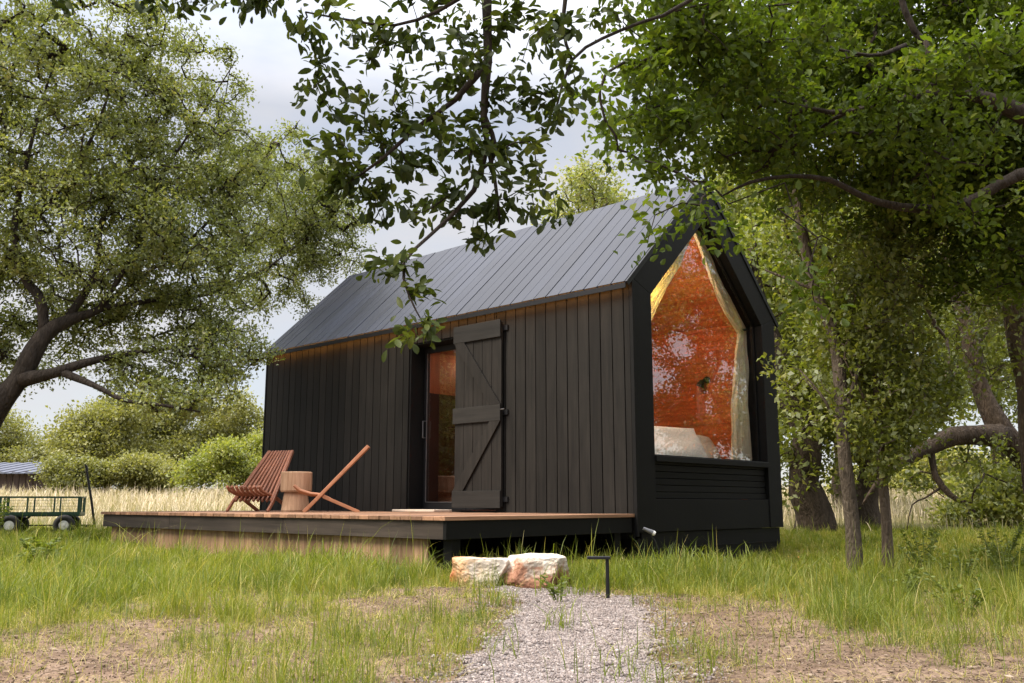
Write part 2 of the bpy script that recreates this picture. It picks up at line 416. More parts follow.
def warped(a, b, fine0, fine1, step, ratio=1.13):
    v = list(np.arange(fine0, fine1 + 1e-6, step)); s = step; p = fine1
    while p < b: s *= ratio; p += s; v.append(p)
    s = step; p = fine0
    while p > a: s *= ratio; p -= s; v.insert(0, p)
    return np.array(v)

gx = warped(-420, 420, -13, 9, .11); gy = warped(-160, 520, -9.5, 9, .11)
GX, GY = np.meshgrid(gx, gy, indexing='ij')
micro = .016 * fbm(GX, GY, .9, 4, 4)
GZ = terrain(GX, GY) + micro * (np.hypot(GX, GY) < 22)
GZ = np.where(path_dist(GX, GY) < .05, GZ - .006, GZ)
nx, ny = GX.shape
idx = np.arange(nx * ny).reshape(nx, ny)
GF = np.stack([idx[:-1, :-1], idx[1:, :-1], idx[1:, 1:], idx[:-1, 1:]], -1).reshape(-1, 4)
def ground_z(x, y):
    return terrain(x, y) + .016 * fbm(np.asarray(x, float), np.asarray(y, float), .9, 4, 4)

m, nt, out = new_mat('soil'); n, l = nt.nodes, nt.links
tc = n.new('ShaderNodeTexCoord')
n1 = n.new('ShaderNodeTexNoise'); n1.inputs['Scale'].default_value = 2.2; n1.inputs['Detail'].default_value = 8; n1.inputs['Roughness'].default_value = .7
n2 = n.new('ShaderNodeTexNoise'); n2.inputs['Scale'].default_value = 75; n2.inputs['Detail'].default_value = 5; n2.inputs['Roughness'].default_value = .75
for q in (n1, n2): l.new(tc.outputs['Object'], q.inputs['Vector'])
r1 = ramp_node(nt, [(.3, (.115, .076, .052)), (.5, (.195, .134, .094)), (.7, (.29, .21, .152))]); l.new(n1.outputs['Fac'], r1.inputs['Fac'])
r2 = ramp_node(nt, [(.3, (.40, .36, .33)), (.52, (1, 1, 1)), (.72, (1.5, 1.45, 1.4))]); l.new(n2.outputs['Fac'], r2.inputs['Fac'])
mu = n.new('ShaderNodeMixRGB'); mu.blend_type = 'MULTIPLY'; mu.inputs['Fac'].default_value = 1
l.new(r1.outputs['Color'], mu.inputs['Color1']); l.new(r2.outputs['Color'], mu.inputs['Color2'])
gr = attr(nt, 'rnd')
r3 = ramp_node(nt, [(.3, (.085, .085, .028)), (.7, (.16, .15, .055))]); l.new(n2.outputs['Fac'], r3.inputs['Fac'])
mg = n.new('ShaderNodeMixRGB'); l.new(gr.outputs['Fac'], mg.inputs['Fac']); l.new(mu.outputs['Color'], mg.inputs['Color1']); l.new(r3.outputs['Color'], mg.inputs['Color2'])
b = n.new('ShaderNodeBsdfPrincipled'); b.inputs['Roughness'].default_value = .95; b.inputs['Specular IOR Level'].default_value = .15
l.new(mg.outputs['Color'], b.inputs['Base Color'])
bp = n.new('ShaderNodeBump'); bp.inputs['Strength'].default_value = .7; bp.inputs['Distance'].default_value = .008
l.new(n2.outputs['Fac'], bp.inputs['Height']); l.new(bp.outputs['Normal'], b.inputs['Normal']); l.new(b.outputs[0], out.inputs['Surface'])
M['soil'] = m
cx_, cy_ = (GX[:-1, :-1] + GX[1:, 1:]) / 2, (GY[:-1, :-1] + GY[1:, 1:]) / 2
_, tt = rf(cx_, cy_)
gmix = np.clip((turf(cx_, cy_) - .45) * 1.1, 0, .8); gmix = np.where(tt > 11, np.maximum(gmix, np.clip((tt - 11) / 5, 0, .85)), gmix)
ground = quads('ground', np.stack([GX, GY, GZ], -1).reshape(-1, 3), GF, M['soil'], None, gmix.ravel(), True)
tag(ground, 'bare pinkish brown soil under the patchy grass', 'ground', kind='structure')

# gravel path: a sheet just above the soil, then the loose stones on it
m, nt, out = new_mat('gravel'); n, l = nt.nodes, nt.links
tc = n.new('ShaderNodeTexCoord'); vo = n.new('ShaderNodeTexVoronoi'); vo.inputs['Scale'].default_value = 85
l.new(tc.outputs['Object'], vo.inputs['Vector'])
rp = ramp_node(nt, [(0, (.14, .115, .104)), (.5, (.26, .225, .21)), (1, (.40, .355, .335))])
sp = n.new('ShaderNodeSeparateColor'); l.new(vo.outputs['Color'], sp.inputs[0]); l.new(sp.outputs[0], rp.inputs['Fac'])
b = n.new('ShaderNodeBsdfPrincipled'); b.inputs['Roughness'].default_value = .9; l.new(rp.outputs['Color'], b.inputs['Base Color'])
bp = n.new('ShaderNodeBump'); bp.inputs['Strength'].default_value = 1; bp.inputs['Distance'].default_value = .012; bp.invert = True
l.new(vo.outputs['Distance'], bp.inputs['Height']); l.new(bp.outputs['Normal'], b.inputs['Normal']); l.new(b.outputs[0], out.inputs['Surface'])
M['gravel'] = m
px_ = np.arange(.6, 6.4, .05); py_ = np.arange(-9.2, -2.3, .05)
PX, PY = np.meshgrid(px_, py_, indexing='ij'); PZ = ground_z(PX, PY) + .004
pid = np.arange(PX.size).reshape(PX.shape)
PF = np.stack([pid[:-1, :-1], pid[1:, :-1], pid[1:, 1:], pid[:-1, 1:]], -1).reshape(-1, 4)
pcx, pcy = (PX[:-1, :-1] + .025).ravel(), (PY[:-1, :-1] + .025).ravel()
PF = PF[path_dist(pcx, pcy) < 0]
used = np.unique(PF); remap = np.zeros(PX.size, int); remap[used] = np.arange(len(used))
path = quads('gravel_path', np.stack([PX, PY, PZ], -1).reshape(-1, 3)[used], remap[PF], M['gravel'], None, None, True)
tag(path, 'pale grey gravel path leading to the boulders at the deck', 'path', kind='structure')

rs = np.random.RandomState(11)
CUBE_V = np.array([(-1, -1, -1), (1, -1, -1), (1, 1, -1), (-1, 1, -1), (-1, -1, 1), (1, -1, 1), (1, 1, 1), (-1, 1, 1)], float)
CUBE_F = np.array([(0, 3, 2, 1), (4, 5, 6, 7), (0, 1, 5, 4), (1, 2, 6, 5), (2, 3, 7, 6), (3, 0, 4, 7)])
def pebbles(name, xs, ys, size, mat, flat=.65):
    k = len(xs); s = size[:, None, None]
    v = CUBE_V[None] * (.45 + .30 * rs.rand(k, 8, 3)) * s * np.array([1, .8, flat])
    v[:, :4, :2] *= .75; v[:, 4:, :2] *= .68
    a = rs.rand(k) * 6.28; c, sn = np.cos(a), np.sin(a)
    x = v[..., 0] * c[:, None] - v[..., 1] * sn[:, None]; y = v[..., 0] * sn[:, None] + v[..., 1] * c[:, None]
    tilt = (rs.rand(k) - .5)[:, None] * .9
    z = v[..., 2] + x * tilt
    P = np.stack([x + xs[:, None], y + ys[:, None], z + (ground_z(xs, ys) + size * .25 + .004)[:, None]], -1)
    F = (CUBE_F[None] + 8 * np.arange(k)[:, None, None]).reshape(-1, 4)
    return quads(name, P.reshape(-1, 3), F, mat, None, np.repeat(np.clip(rs.normal(.5, .24, k), 0, 1), 6), False)
xs, ys = rs.uniform(.8, 6.2, 420000), rs.uniform(-8.8, -2.4, 420000)
_, t_ = rf(xs, ys)
keep = (path_dist(xs, ys) < rs.rand(len(xs)) ** 3 * .22 - .01) & (t_ > 1.6) & (rs.rand(len(xs)) < np.clip(1.35 - t_ * .07, .4, 1))
xs, ys = xs[keep], ys[keep]
st = pebbles('gravel_stones', xs, ys, rs.uniform(.0035, .0085, len(xs)) * np.where(rs.rand(len(xs)) < .04, 1.9, 1), M['pebble'])
tag(st, 'loose pale gravel stones lying on the path', 'gravel', kind='stuff')

# ------------------------------------------------------------------ grass
def blades(name, xs, ys, h, w, lean, mat, rnd, z0=None):
    k = len(xs); th = rs.rand(k) * 6.283; wt = th + 1.57 + rs.normal(0, .5, k)
    z = ground_z(xs, ys) - .01 if z0 is None else z0
    T = np.array([0, .4, .75, 1.0]); W = np.array([.8, 1.0, .7, .08])
    c = h[:, None]; L = lean[:, None]
    hx = c * L * T[None] ** 1.9; hz = c * (T[None] - .38 * np.clip(L, 0, 1.3) * T[None] ** 2.6)
    X = xs[:, None] + np.cos(th)[:, None] * hx; Y = ys[:, None] + np.sin(th)[:, None] * hx; Z = z[:, None] + hz
    sx = np.cos(wt)[:, None] * w[:, None] * W[None] / 2; sy = np.sin(wt)[:, None] * w[:, None] * W[None] / 2
    A = np.stack([X - sx, Y - sy, Z], -1); Bv = np.stack([X + sx, Y + sy, Z], -1)
    V = np.stack([A, Bv], 2).reshape(k, 8, 3)
    q = np.array([(0, 1, 3, 2), (2, 3, 5, 4), (4, 5, 7, 6)])
    F = (q[None] + 8 * np.arange(k)[:, None, None]).reshape(-1, 4)
    return quads(name, V.reshape(-1, 3), F, mat, None, np.repeat(rnd, 3), True)

def scatter(count, t0, t1, spread):
    t = np.sqrt(rs.uniform(t0 * t0, t1 * t1, count)); r_ = rs.uniform(-spread, spread, count) * t
    return 5.59 + r_ * RT[0] + t * FW[0], -7.84 + r_ * RT[1] + t * FW[1], r_, t

xs, ys, r_, t = scatter(1500000, 1.7, 15.5, .66)
tf = turf(xs, ys)
clump = np.clip(.50 + .75 * fbm(xs, ys, 2.6, 3, 5) + .45 * fbm(xs, ys, 7.5, 2, 3), .03, 1.3)
keep = (rs.rand(len(xs)) < (tf ** 1.2 * clump + .02) * np.clip(.62 + t / 22, 0, 1)) & ~inside_built(xs, ys, .02) & ((path_dist(xs, ys) > 0.0) | (rs.rand(len(xs)) < .003))
xs, ys, t, tf, clump, r_ = xs[keep], ys[keep], t[keep], tf[keep], clump[keep], r_[keep]
edge = np.exp(-np.clip(np.maximum(-(ys + 2.65), xs - 0.05), 0, 9) ** 2 / .25) * (xs < .6)
h = (.030 + .125 * tf * rs.rand(len(xs)) ** .8) * (.35 + .95 * clump) + .03 * edge * rs.rand(len(xs))
h *= np.where(rs.rand(len(xs)) < .06, 1.9, 1) * (1 + .35 * fbm(xs, ys, .9, 2, 4)) * np.clip(.72 + t * .04, .7, 1.2)
h *= 1 - .48 * np.clip((r_ - .4) / 1.2, 0, 1) * np.clip((t - 6) / 2, 0, 1)
h *= 1 - .5 * np.exp(-(ys + 2.7) ** 2 / .35) * (xs < -.25) * (xs > -6.7)
cartd = blob(xs, ys, (-9.460, -2.184, 1.149, 3.645)); h *= (1 - .55 * cartd) * (1 - .4 * blob(xs, ys, (0.716, 0.451, 0.943, 2.298)))
dry = np.clip(.44 + .26 * fbm(xs, ys, .5, 3, 6) + .12 * fbm(xs, ys, 3.1, 2, 7) + rs.normal(0, .17, len(xs)) - .15 * (tf - .5) + .10 * np.clip((r_ - 1.2) / 1.5, 0, 1) * np.clip((t - 7) / 3, 0, 1), 0, 1)
dry = np.where(rs.rand(len(xs)) < .08, .95, dry)
g = blades('grass', xs, ys, h, (.0016 + .0016 * rs.rand(len(xs))) * np.clip(t / 4.5, .9, 2.6), np.abs(rs.normal(.42, .36, len(xs))), M['grass'], dry)
tag(g, 'patchy yellow green grass around the cabin and path', 'grass', kind='stuff')

# dead thatch lying between the blades
xs, ys, r_, t = scatter(260000, 1.8, 11, .64)
tf = turf(xs, ys); kp = (rs.rand(len(xs)) < .12 + .35 * tf) & ~inside_built(xs, ys, .02) & (path_dist(xs, ys) > .0)
xs, ys, t = xs[kp], ys[kp], t[kp]
g = blades('straw_thatch', xs, ys, rs.uniform(.03, .09, len(xs)), (.0014 + .0012 * rs.rand(len(xs))) * np.clip(t / 4.5, .9, 2), rs.uniform(.9, 2.2, len(xs)), M['grass'], np.clip(rs.normal(.93, .08, len(xs)), .6, 1))
tag(g, 'dead straw thatch lying between the green blades', 'straw', kind='stuff')

# tall arching grass against the deck side, the boulders and the gable foot
tx, ty = [], []
for ((cx, cy, _cz), sp, k) in [((0.041, -2.840, 0.000), .10, 90), ((1.003, -2.593, 0.000), .16, 110), ((1.589, -2.930, 0.000), .16, 150), ((1.614, -2.259, 0.000), .22, 420), ((1.521, -1.309, 0.000), .3, 260), ((1.620, -0.605, 0.000), .3, 220), ((1.065, -1.125, 0.000), .12, 110), ((1.142, -0.364, 0.000), .15, 70), ((1.072, -1.872, 0.000), .12, 120), ((-0.617, -3.018, 0.000), .22, 520), ((-1.314, -2.669, 0.000), .22, 320), ((0.785, -0.122, 0.000), .25, 200), ((1.851, -3.966, 0.000), .07, 60),
                        ((2.604, -4.314, 0.000), .05, 40), ((3.691, -5.097, 0.000), .14, 70), ((3.565, -4.678, 0.000), .2, 110), ((2.670, -5.157, 0.000), .2, 130), ((3.106, -2.565, 0.000), .5, 400), ((2.905, -0.809, 0.000), .6, 500), ((3.005, 0.695, 0.000), .7, 500), ((3.873, -3.828, 0.000), .35, 240), ((0.130, -5.356, 0.000), .6, 420), ((-0.870, -5.434, 0.000), .5, 350), ((2.556, -5.624, 0.000), .3, 200)]:
    tx.append(rs.normal(cx, sp, k)); ty.append(rs.normal(cy, sp, k))
tx, ty = np.concatenate(tx), np.concatenate(ty); kp = ~inside_built(tx, ty, .03); tx, ty = tx[kp], ty[kp]
_, t = rf(tx, ty)
h = rs.uniform(.08, .28, len(tx)) * np.where(rs.rand(len(tx)) < .08, 1.5, 1) * np.clip(.35 + t * .08, .55, 1.1)
g = blades('tall_grass', tx, ty, h, (.003 + .003 * rs.rand(len(tx))) * np.clip(t / 5, .8, 1.6), np.abs(rs.normal(.55, .4, len(tx))), M['grass'], np.clip(rs.normal(.3, .2, len(tx)), 0, 1))
tag(g, 'longer arching grass tufts beside deck, boulders and path', 'grass', kind='stuff')

# dry meadow beyond the cabin
xs, ys, r_, t = scatter(150000, 14.5, 75, .75)
kp = (rs.rand(len(xs)) < np.clip((t - 14) / 5, .15, 1)) & ~inside_built(xs, ys, .3)
xs, ys, t, r_ = xs[kp], ys[kp], t[kp], r_[kp]
h = rs.uniform(.35, .72, len(xs)) * np.clip(.5 + (t - 14) * .04, .5, 1.0) * (1 + .25 * fbm(xs, ys, .12, 3, 8))
g = blades('meadow_grass', xs, ys, h, (.008 + .008 * rs.rand(len(xs))) * np.clip(t / 22, 1, 2.4), np.abs(rs.normal(.35, .25, len(xs))), M['meadow'], np.clip(.55 + .3 * fbm(xs, ys, .1, 3, 9) + rs.normal(0, .2, len(xs)) - .5 * np.exp(-(t - 14) / 2.5), 0, 1))
tag(g, 'tall dry straw coloured grass in the field beyond', 'meadow', kind='stuff')

# dry leaves, straw and twigs on the bare soil
xs, ys, r_, t = scatter(170000, 1.8, 11, .62)
tf = turf(xs, ys); kp = (rs.rand(len(xs)) < .75 - .45 * tf) & ~inside_built(xs, ys, 0) & (path_dist(xs, ys) > -.02 - .3 * (rs.rand(len(xs)) < .05))
xs, ys, t = xs[kp], ys[kp], t[kp]; k = len(xs)
ln = rs.uniform(.003, .010, k) * np.where(rs.rand(k) < .06, 2, 1); wd = ln * rs.uniform(.15, .6, k); a = rs.rand(k) * 6.28
stick = rs.rand(k) < .14; ln = np.where(stick, ln * 3.2, ln); wd = np.where(stick, .0016, wd)
z = ground_z(xs, ys) + .003 + .004 * rs.rand(k); tl = rs.normal(0, .5, k)
q = np.array([(-1, -.5), (1, -.5), (1, .5), (-1, .5)])
X = xs[:, None] + q[None, :, 0] * ln[:, None] * np.cos(a)[:, None] - q[None, :, 1] * wd[:, None] * np.sin(a)[:, None] * 2
Y = ys[:, None] + q[None, :, 0] * ln[:, None] * np.sin(a)[:, None] + q[None, :, 1] * wd[:, None] * np.cos(a)[:, None] * 2
Z = z[:, None] + np.abs(q[None, :, 1] * wd[:, None] * tl[:, None]) * 2
lt = quads('leaf_litter', np.stack([X, Y, Z], -1).reshape(-1, 3), np.arange(4 * k).reshape(-1, 4), M['litter'], None, rs.rand(k))
tag(lt, 'dry leaves and twig bits lying on bare soil', 'leaf litter', kind='stuff')

# crumbs of earth and grit
xs, ys, r_, t = scatter(90000, 1.8, 8, .62)
kp = (rs.rand(len(xs)) < .8 - .6 * turf(xs, ys)) & ~inside_built(xs, ys, 0) & (path_dist(xs, ys) > 0)
xs, ys = xs[kp], ys[kp]
gt = pebbles('soil_crumbs', xs, ys, rs.uniform(.002, .006, len(xs)) * np.where(rs.rand(len(xs)) < .03, 2.2, 1), M['litter'])
tag(gt, 'small crumbs of earth and grit on the bare soil', 'soil crumbs', kind='stuff')

# ------------------------------------------------------------------ the cabin
random.seed(5)
L_, W_, ZE, ZA, DZ = 7.03, 3.12, 2.93, 4.41, 0.45
SL = (ZA - ZE) / (W_ / 2)
cabin = thing('cabin', 'small black timber cabin with steep gabled roof and picture window', 'cabin', (-3.5, 1.56, 0))

def boards_x(mb, x0, x1, y0, y1, zf0, zf1, w=.157, gap=.011, skip=None):
    """upright boards side by side along x; zf gives bottom and top for a board"""
    x = x0
    while x < x1 - .01:
        e = min(x + w, x1)
        for z0, z1 in (skip(x, e) if skip else [(zf0, zf1)]):
            mb.box(x + gap / 2, e - gap / 2, y0 + random.uniform(0, .003), y1, z0, z1)
        x = e
DX0, DX1, DTOP = -3.60, -2.0, 2.62
mb = MB()
boards_x(mb, -L_ + .02, DX0, -.022, 0, .20, ZE - .06)
boards_x(mb, DX0, DX1, -.022, 0, DTOP, ZE - .06)
boards_x(mb, DX1, -.035, -.022, 0, .20, ZE - .06)
mb.build('front_wall', M['wall'], cabin, bevel=.002)
mb = MB()   # dark lining behind the boards: sides of the shell
mb.box(-L_, DX0, .001, .10, .0, ZE - .05); mb.box(DX1, -.302, .001, .10, .0, ZE - .05); mb.box(DX0, DX1, .001, .10, DTOP, ZE - .05); mb.box(DX0, DX1, .001, .10, 0, .44)
mb.box(-L_, -.302, W_ - .10, W_, .0, ZE - .05)
mb.prism([(.101, 0), (W_ - .101, 0), (W_ - .101, ZE - .02), (W_ / 2, ZA - .12), (.101, ZE - .02)], -L_, -L_ + .1)
mb.build('wall_shell', M['black'], cabin)
mb = MB(); mb.box(-.032, .012, -.030, .002, .22, ZE - .03); mb.build('corner_board', M['black'], cabin, bevel=.003)
mb = MB(); mb.box(-L_ - .012, -L_ + .018, -.028, .002, .2, ZE - .04); mb.build('corner_board', M['black'], cabin, bevel=.003)
mb = MB()   # plinth round the foot
mb.box(-L_ + .03, -.04, .04, .10, -.25, .198); mb.box(-.09, -.035, .10, W_ - .04, -.25, .255); mb.box(-.034, -.022, .05, W_ - .05, .085, .095)
mb.build('base_skirt', M['blackh'], cabin, bevel=.003)

# gable frame: a deep black border standing round the picture window
GI, GS, GT = .33, 1.05, .45
def roofz(y): return ZA - abs(y - W_ / 2) * SL
fr = MB(); FX0, FX1 = -.30, .0
fr.prism([(.0, .26), (GI, .26), (GI, roofz(GI) - GT), (.0, ZE - .01)], FX0, FX1, .4)
fr.prism([(W_ - GI, .26), (W_, .26), (W_, ZE - .01), (W_ - GI, roofz(GI) - GT)], FX0, FX1, .5)
fr.prism([(.0, ZE - .008), (GI, roofz(GI) - GT + .002), (W_ / 2, ZA - GT), (W_ / 2, ZA - .01)], FX0, FX1, .45)
fr.prism([(W_ / 2 + .001, ZA - .01), (W_ / 2 + .001, ZA - GT), (W_ - GI, roofz(GI) - GT + .002), (W_, ZE - .008)], FX0, FX1, .55)
fr.prism([(GI + .001, .26), (W_ - GI - .001, .26), (W_ - GI - .001, .60), (GI + .001, .60)], FX0, -.012, .5)
frame = fr.build('gable_frame', M['black'], cabin, bevel=.004)
lv = MB(); z = .605
while z < .98:
    lv.box(-.12, -.045 - random.uniform(0, .006), GI + .002, W_ - GI - .002, z, z + .066); z += .072
lv.box(-.16, -.125, GI + .002, W_ - GI - .002, .602, .988); lv.build('louvre_panel', M['blackh'], frame, bevel=.003)
win = MB(); win.box(-.28, .025, GI - .0, W_ - GI, .99, 1.05); w_o = win.build('picture_window', M['black'], cabin, bevel=.004)
gl = MB(); gl.prism([(GI + .03, 1.07), (W_ - GI - .03, 1.07), (W_ - GI - .03, roofz(GI) - GT - .02), (W_ / 2, ZA - GT - .05), (GI + .03, roofz(GI) - GT - .02)], -.128, -.124)
M['glass'] = glass_mat('window_glass', .19, wave=0)
gl.build('pane', M['glass'], w_o)
be = MB()
def rail(p, q, w): be.bar((-.126, *p), (-.126, *q), .05, w, (1, 0, 0))
rail((GI + .015, 1.05), (GI + .015, roofz(GI) - GT), .03); rail((W_ - GI - .015, 1.05), (W_ - GI - .015, roofz(GI) - GT), .03)
rail((GI, roofz(GI) - GT - .012), (W_ / 2, ZA - GT - .012), .03); rail((W_ - GI, roofz(GI) - GT - .012), (W_ / 2, ZA - GT - .012), .03); rail((GI + .03, 1.062), (W_ - GI - .03, 1.062), .024)
be.build('window_frame', M['black'], w_o)
sl = MB(); sl.box(-.12, .012, GI + .004, W_ - GI - .004, 1.051, 1.060); sl.build('sill_flashing', M['metal'], w_o)

# roof of dark boards on both slopes
def slope_pt(y, lift): # point on the roof plane raised along its normal
    nrm = 1 / math.hypot(1, SL); s = 1 if y <= W_ / 2 else -1
    return (y - s * SL * nrm * lift, roofz(y) + nrm * lift)
rb = MB(); x = -L_ - .03
while x < -.02:
    e = min(x + .185, -.012); lift = .028 + random.uniform(0, .006)
    y0, z0 = -.085, roofz(-.085)
    nrm = 1 / math.hypot(1, SL)
    for side in (0, 1):
        a = (y0, roofz(y0)); bpt = (W_ / 2 - .004, ZA - .004)
        q = [a, bpt, (bpt[0] - SL * nrm * lift, bpt[1] + nrm * lift), (a[0] - SL * nrm * lift, a[1] + nrm * lift)]
        if side: q = [(W_ - y, z) for y, z in q][::-1]
        rb.prism(q, x + .006, e - .006)
    x = e
roof = rb.build('roof', M['roof'], cabin, bevel=.002)
ru = MB()
for side in (0, 1):
    q = [(-.070, roofz(-.070) - .022), (W_ / 2 - .001, ZA - .085), (W_ / 2 - .001, ZA - .012), (-.075, roofz(-.075) - .006)]
    if side: q = [(W_ - y, z) for y, z in q][::-1]
    ru.prism(q, -L_ - .02, -.302)
ru.build('roof_deck', M['black'], roof)
rt = MB()
for side in (0, 1):
    nrm = 1 / math.hypot(1, SL)
    a, bpt = (-.09, roofz(-.09) - .02), (W_ / 2 - .002, ZA - .012)
    q = [a, bpt, (bpt[0] - SL * nrm * .052, bpt[1] + nrm * .052), (a[0] - SL * nrm * .052, a[1] + nrm * .052)]
    if side: q = [(W_ - y, z) for y, z in q][::-1]
    rt.prism(q, -.011, .012)
rt.build('rake_trim', M['metal'], roof)
et = MB(); et.box(-L_ - .03, -.012, -.118, -.108, 2.799, roofz(-.1) + .018); et.build('drip_edge', M['metal'], roof)
ls = MB(); ls.box(-L_ + .04, -.06, -.1075, -.103, 2.802, 2.816); ls.build('light_strip', glow('warm_light_strip', (1.0, .42, .09), 13), roof)

# doorway: deep dark reveal, glazed door, weathered barn door held open against the wall
dj = MB()
dj.box(DX0 - .001, DX0 + .02, .0, .30, DZ + .0, DTOP); dj.box(DX1 - .02, DX1, .0, .30, DZ, DTOP); dj.box(DX0 + .02, DX1 - .02, .0, .30, DTOP - .02, DTOP); dj.box(DX0 + .02, DX1 - .02, .0, .30, DZ - .02, DZ + .02)
jam = dj.build('door_frame', M['black'], cabin)
gd = MB()
for a in ((DX0 + .021, DX0 + .085), (DX0 + .76, DX0 + .83)): gd.box(a[0], a[1], .235, .275, DZ + .022, DTOP - .022)
gd.box(DX0 + .085, DX0 + .76, .235, .275, DZ + .022, DZ + .12); gd.box(DX0 + .085, DX0 + .76, .235, .275, DTOP - .10, DTOP - .022)
gd.box(DX0 + .83, DX1 - .021, .24, .27, DZ + .022, DTOP - .022)
door = gd.build('door', M['metal'], cabin, bevel=.004)
pn = MB(); pn.box(DX0 + .08, DX0 + .765, .252, .256, DZ + .115, DTOP - .095)
M['glass_door'] = glass_mat('door_glass', .12, wave=0); pn.build('pane', M['glass_door'], door)
st_ = MB(); st_.box(DX0 + .078, DX0 + .088, .226, .234, DZ + .12, DTOP - .1); st_.box(DX0 + .088, DX0 + .76, .226, .234, DZ + .115, DZ + .123); st_.build('bead', M['trim'], door)
hd = MB(); hd.tube([(DX0 + .055, .235, 1.40), (DX0 + .055, .19, 1.40), (DX0 + .055, .19, 1.62), (DX0 + .055, .235, 1.62)], .009, 6); hd.build('handle', M['trim'], door)

BX0, BX1, BZ0, BZ1 = -2.655, -1.865, .50, 2.715
bd = MB(); x = BX0
for i in range(5):
    e = x + (BX1 - BX0) / 5; bd.box(x + .003, e - .003, -.072 - random.uniform(0, .003), -.045, BZ0 + .01, BZ1 - .03); x = e
barn = bd.build('barn_door', M['barn'], cabin, bevel=.002)
for z0, z1 in ((BZ1 - .21, BZ1), ((BZ0 + BZ1) / 2 - .10, (BZ0 + BZ1) / 2 + .09), (BZ0, BZ0 + .20)):
    q = MB(); q.box(BX0 - .012, BX1 + .004, -.102, -.0765, z0, z1); q.build('batten', M['barnh'], barn, bevel=.003)
zm = (BZ0 + BZ1) / 2
for z0, z1, a0, a1 in ((zm + .091, BZ1 - .211, BX1 - .085, BX0 + .085), (BZ0 + .201, zm - .101, BX0 + .085, BX1 - .085)):
    q = MB()   # a diagonal brace cut level at both ends
    w = .088
    vs8 = []
    for yy in (-.100, -.0768):
        vs8 += [(a0 - w, yy, z0), (a0 + w, yy, z0), (a1 + w, yy, z1), (a1 - w, yy, z1)]
    q.add(vs8, [(0, 1, 2, 3), (7, 6, 5, 4), (0, 4, 5, 1), (1, 5, 6, 2), (2, 6, 7, 3), (3, 7, 4, 0)]); q.build('brace', M['barn'], barn, bevel=.002)
for zz in (BZ0 + .1, zm, BZ1 - .1):
    q = MB(); q.box(BX1 - .02, BX1 + .07, -.044, -.023, zz - .03, zz + .03); q.build('hinge', M['metal'], barn)
q = MB(); q.tube([(BX1 - .0, -.09, zm + .03), (BX1 + .06, -.09, zm + .03)], .008, 6); q.build('latch', M['trim'], barn)

# inside: warm boards, a partition, the floor
ii = MB(); z = DZ + .03
while z < ZE - .03:      # far long wall
    ii.box(-L_ + .12, -.31, W_ - .125, W_ - .101, z + .002, min(z + .138, ZE - .02)); z += .14
for k in range(12):     # ceiling slopes
    for side in (0, 1):
        y0, y1 = .12 + k * .12, .12 + k * .12 + .117
        q = [(y0, roofz(y0) - .13), (y1, roofz(y1) - .13), (y1, roofz(y1) - .11), (y0, roofz(y0) - .11)]
        if side: q = [(W_ - y, zz) for y, zz in q][::-1]
        ii.prism(q, -L_ + .12, -.31)
lin = ii.build('interior_lining', M['pine'], cabin)
ii = MB(); ii.box(-L_ + .12, -3.62, .101, .125, DZ + .02, ZE - .12); ii.box(-1.98, -.31, .101, .125, DZ + .02, ZE - .12); ii.box(-L_ + .101, -L_ + .12, .13, W_ - .13, DZ, ZE)
ii.prism([(.9, DZ + .02), (W_ - .13, DZ + .02), (W_ - .13, ZE - .13), (W_ / 2, ZA - .16), (.9, roofz(.9) - .15)], -4.75, -4.70)
ii.build('partition', M['pine_dark'], cabin)
ii = MB(); y = .13
while y < W_ - .14: ii.box(-L_ + .12, -.31, y, min(y + .137, W_ - .13), DZ - .03, DZ + .015); y += .14
ii.build('interior_floor', M['pine_dark'], cabin)
ii = MB(); ii.box(-4.69, -4.30, .95, 2.7, DZ + .016, 2.12); ii.build('cupboard', M['walnut'], cabin, bevel=.004)

def lamp(name, label, loc, watts, r=.05):
    t = thing(name, label, 'lamp', loc)
    q = MB(); q.tube([(0, 0, .0), (0, 0, .02)], r * .9, 16); q.build('mount', M['metal'], t, local=True)
    bpy.ops.mesh.primitive_uv_sphere_add(segments=16, ring_count=10, radius=r, location=(0, 0, -r - .002)); s = bpy.context.object
    s.name = 'bulb'; s.parent = t; s.data.materials.append(glow('lamp_glow', (1, .55, .2), 6)); s.data.polygons.foreach_set('use_smooth', [True] * len(s.data.polygons))
    ld = bpy.data.lights.new('lamp_light', 'POINT'); ld.energy = watts; ld.color = (1, .68, .40); ld.shadow_soft_size = .06
    lo = bpy.data.objects.new('lamp_light', ld); C.objects.link(lo); lo.parent = t; lo.location = (0, 0, -2.6 * r)
    return t
lamp('ceiling_lamp', 'round warm ceiling lamp lit above the bed inside cabin', (-.50, .60, 3.24), 64)
q = MB(); q.box(-4.69, -4.15, .95, 2.9, 2.80, 2.90); q.build('loft_shelf', M['pine_dark'], cabin, bevel=.004)
lamp('ceiling_lamp', 'round warm lamp lit under a shelf behind the glazed door', (-4.40, 2.25, 2.799), 5)

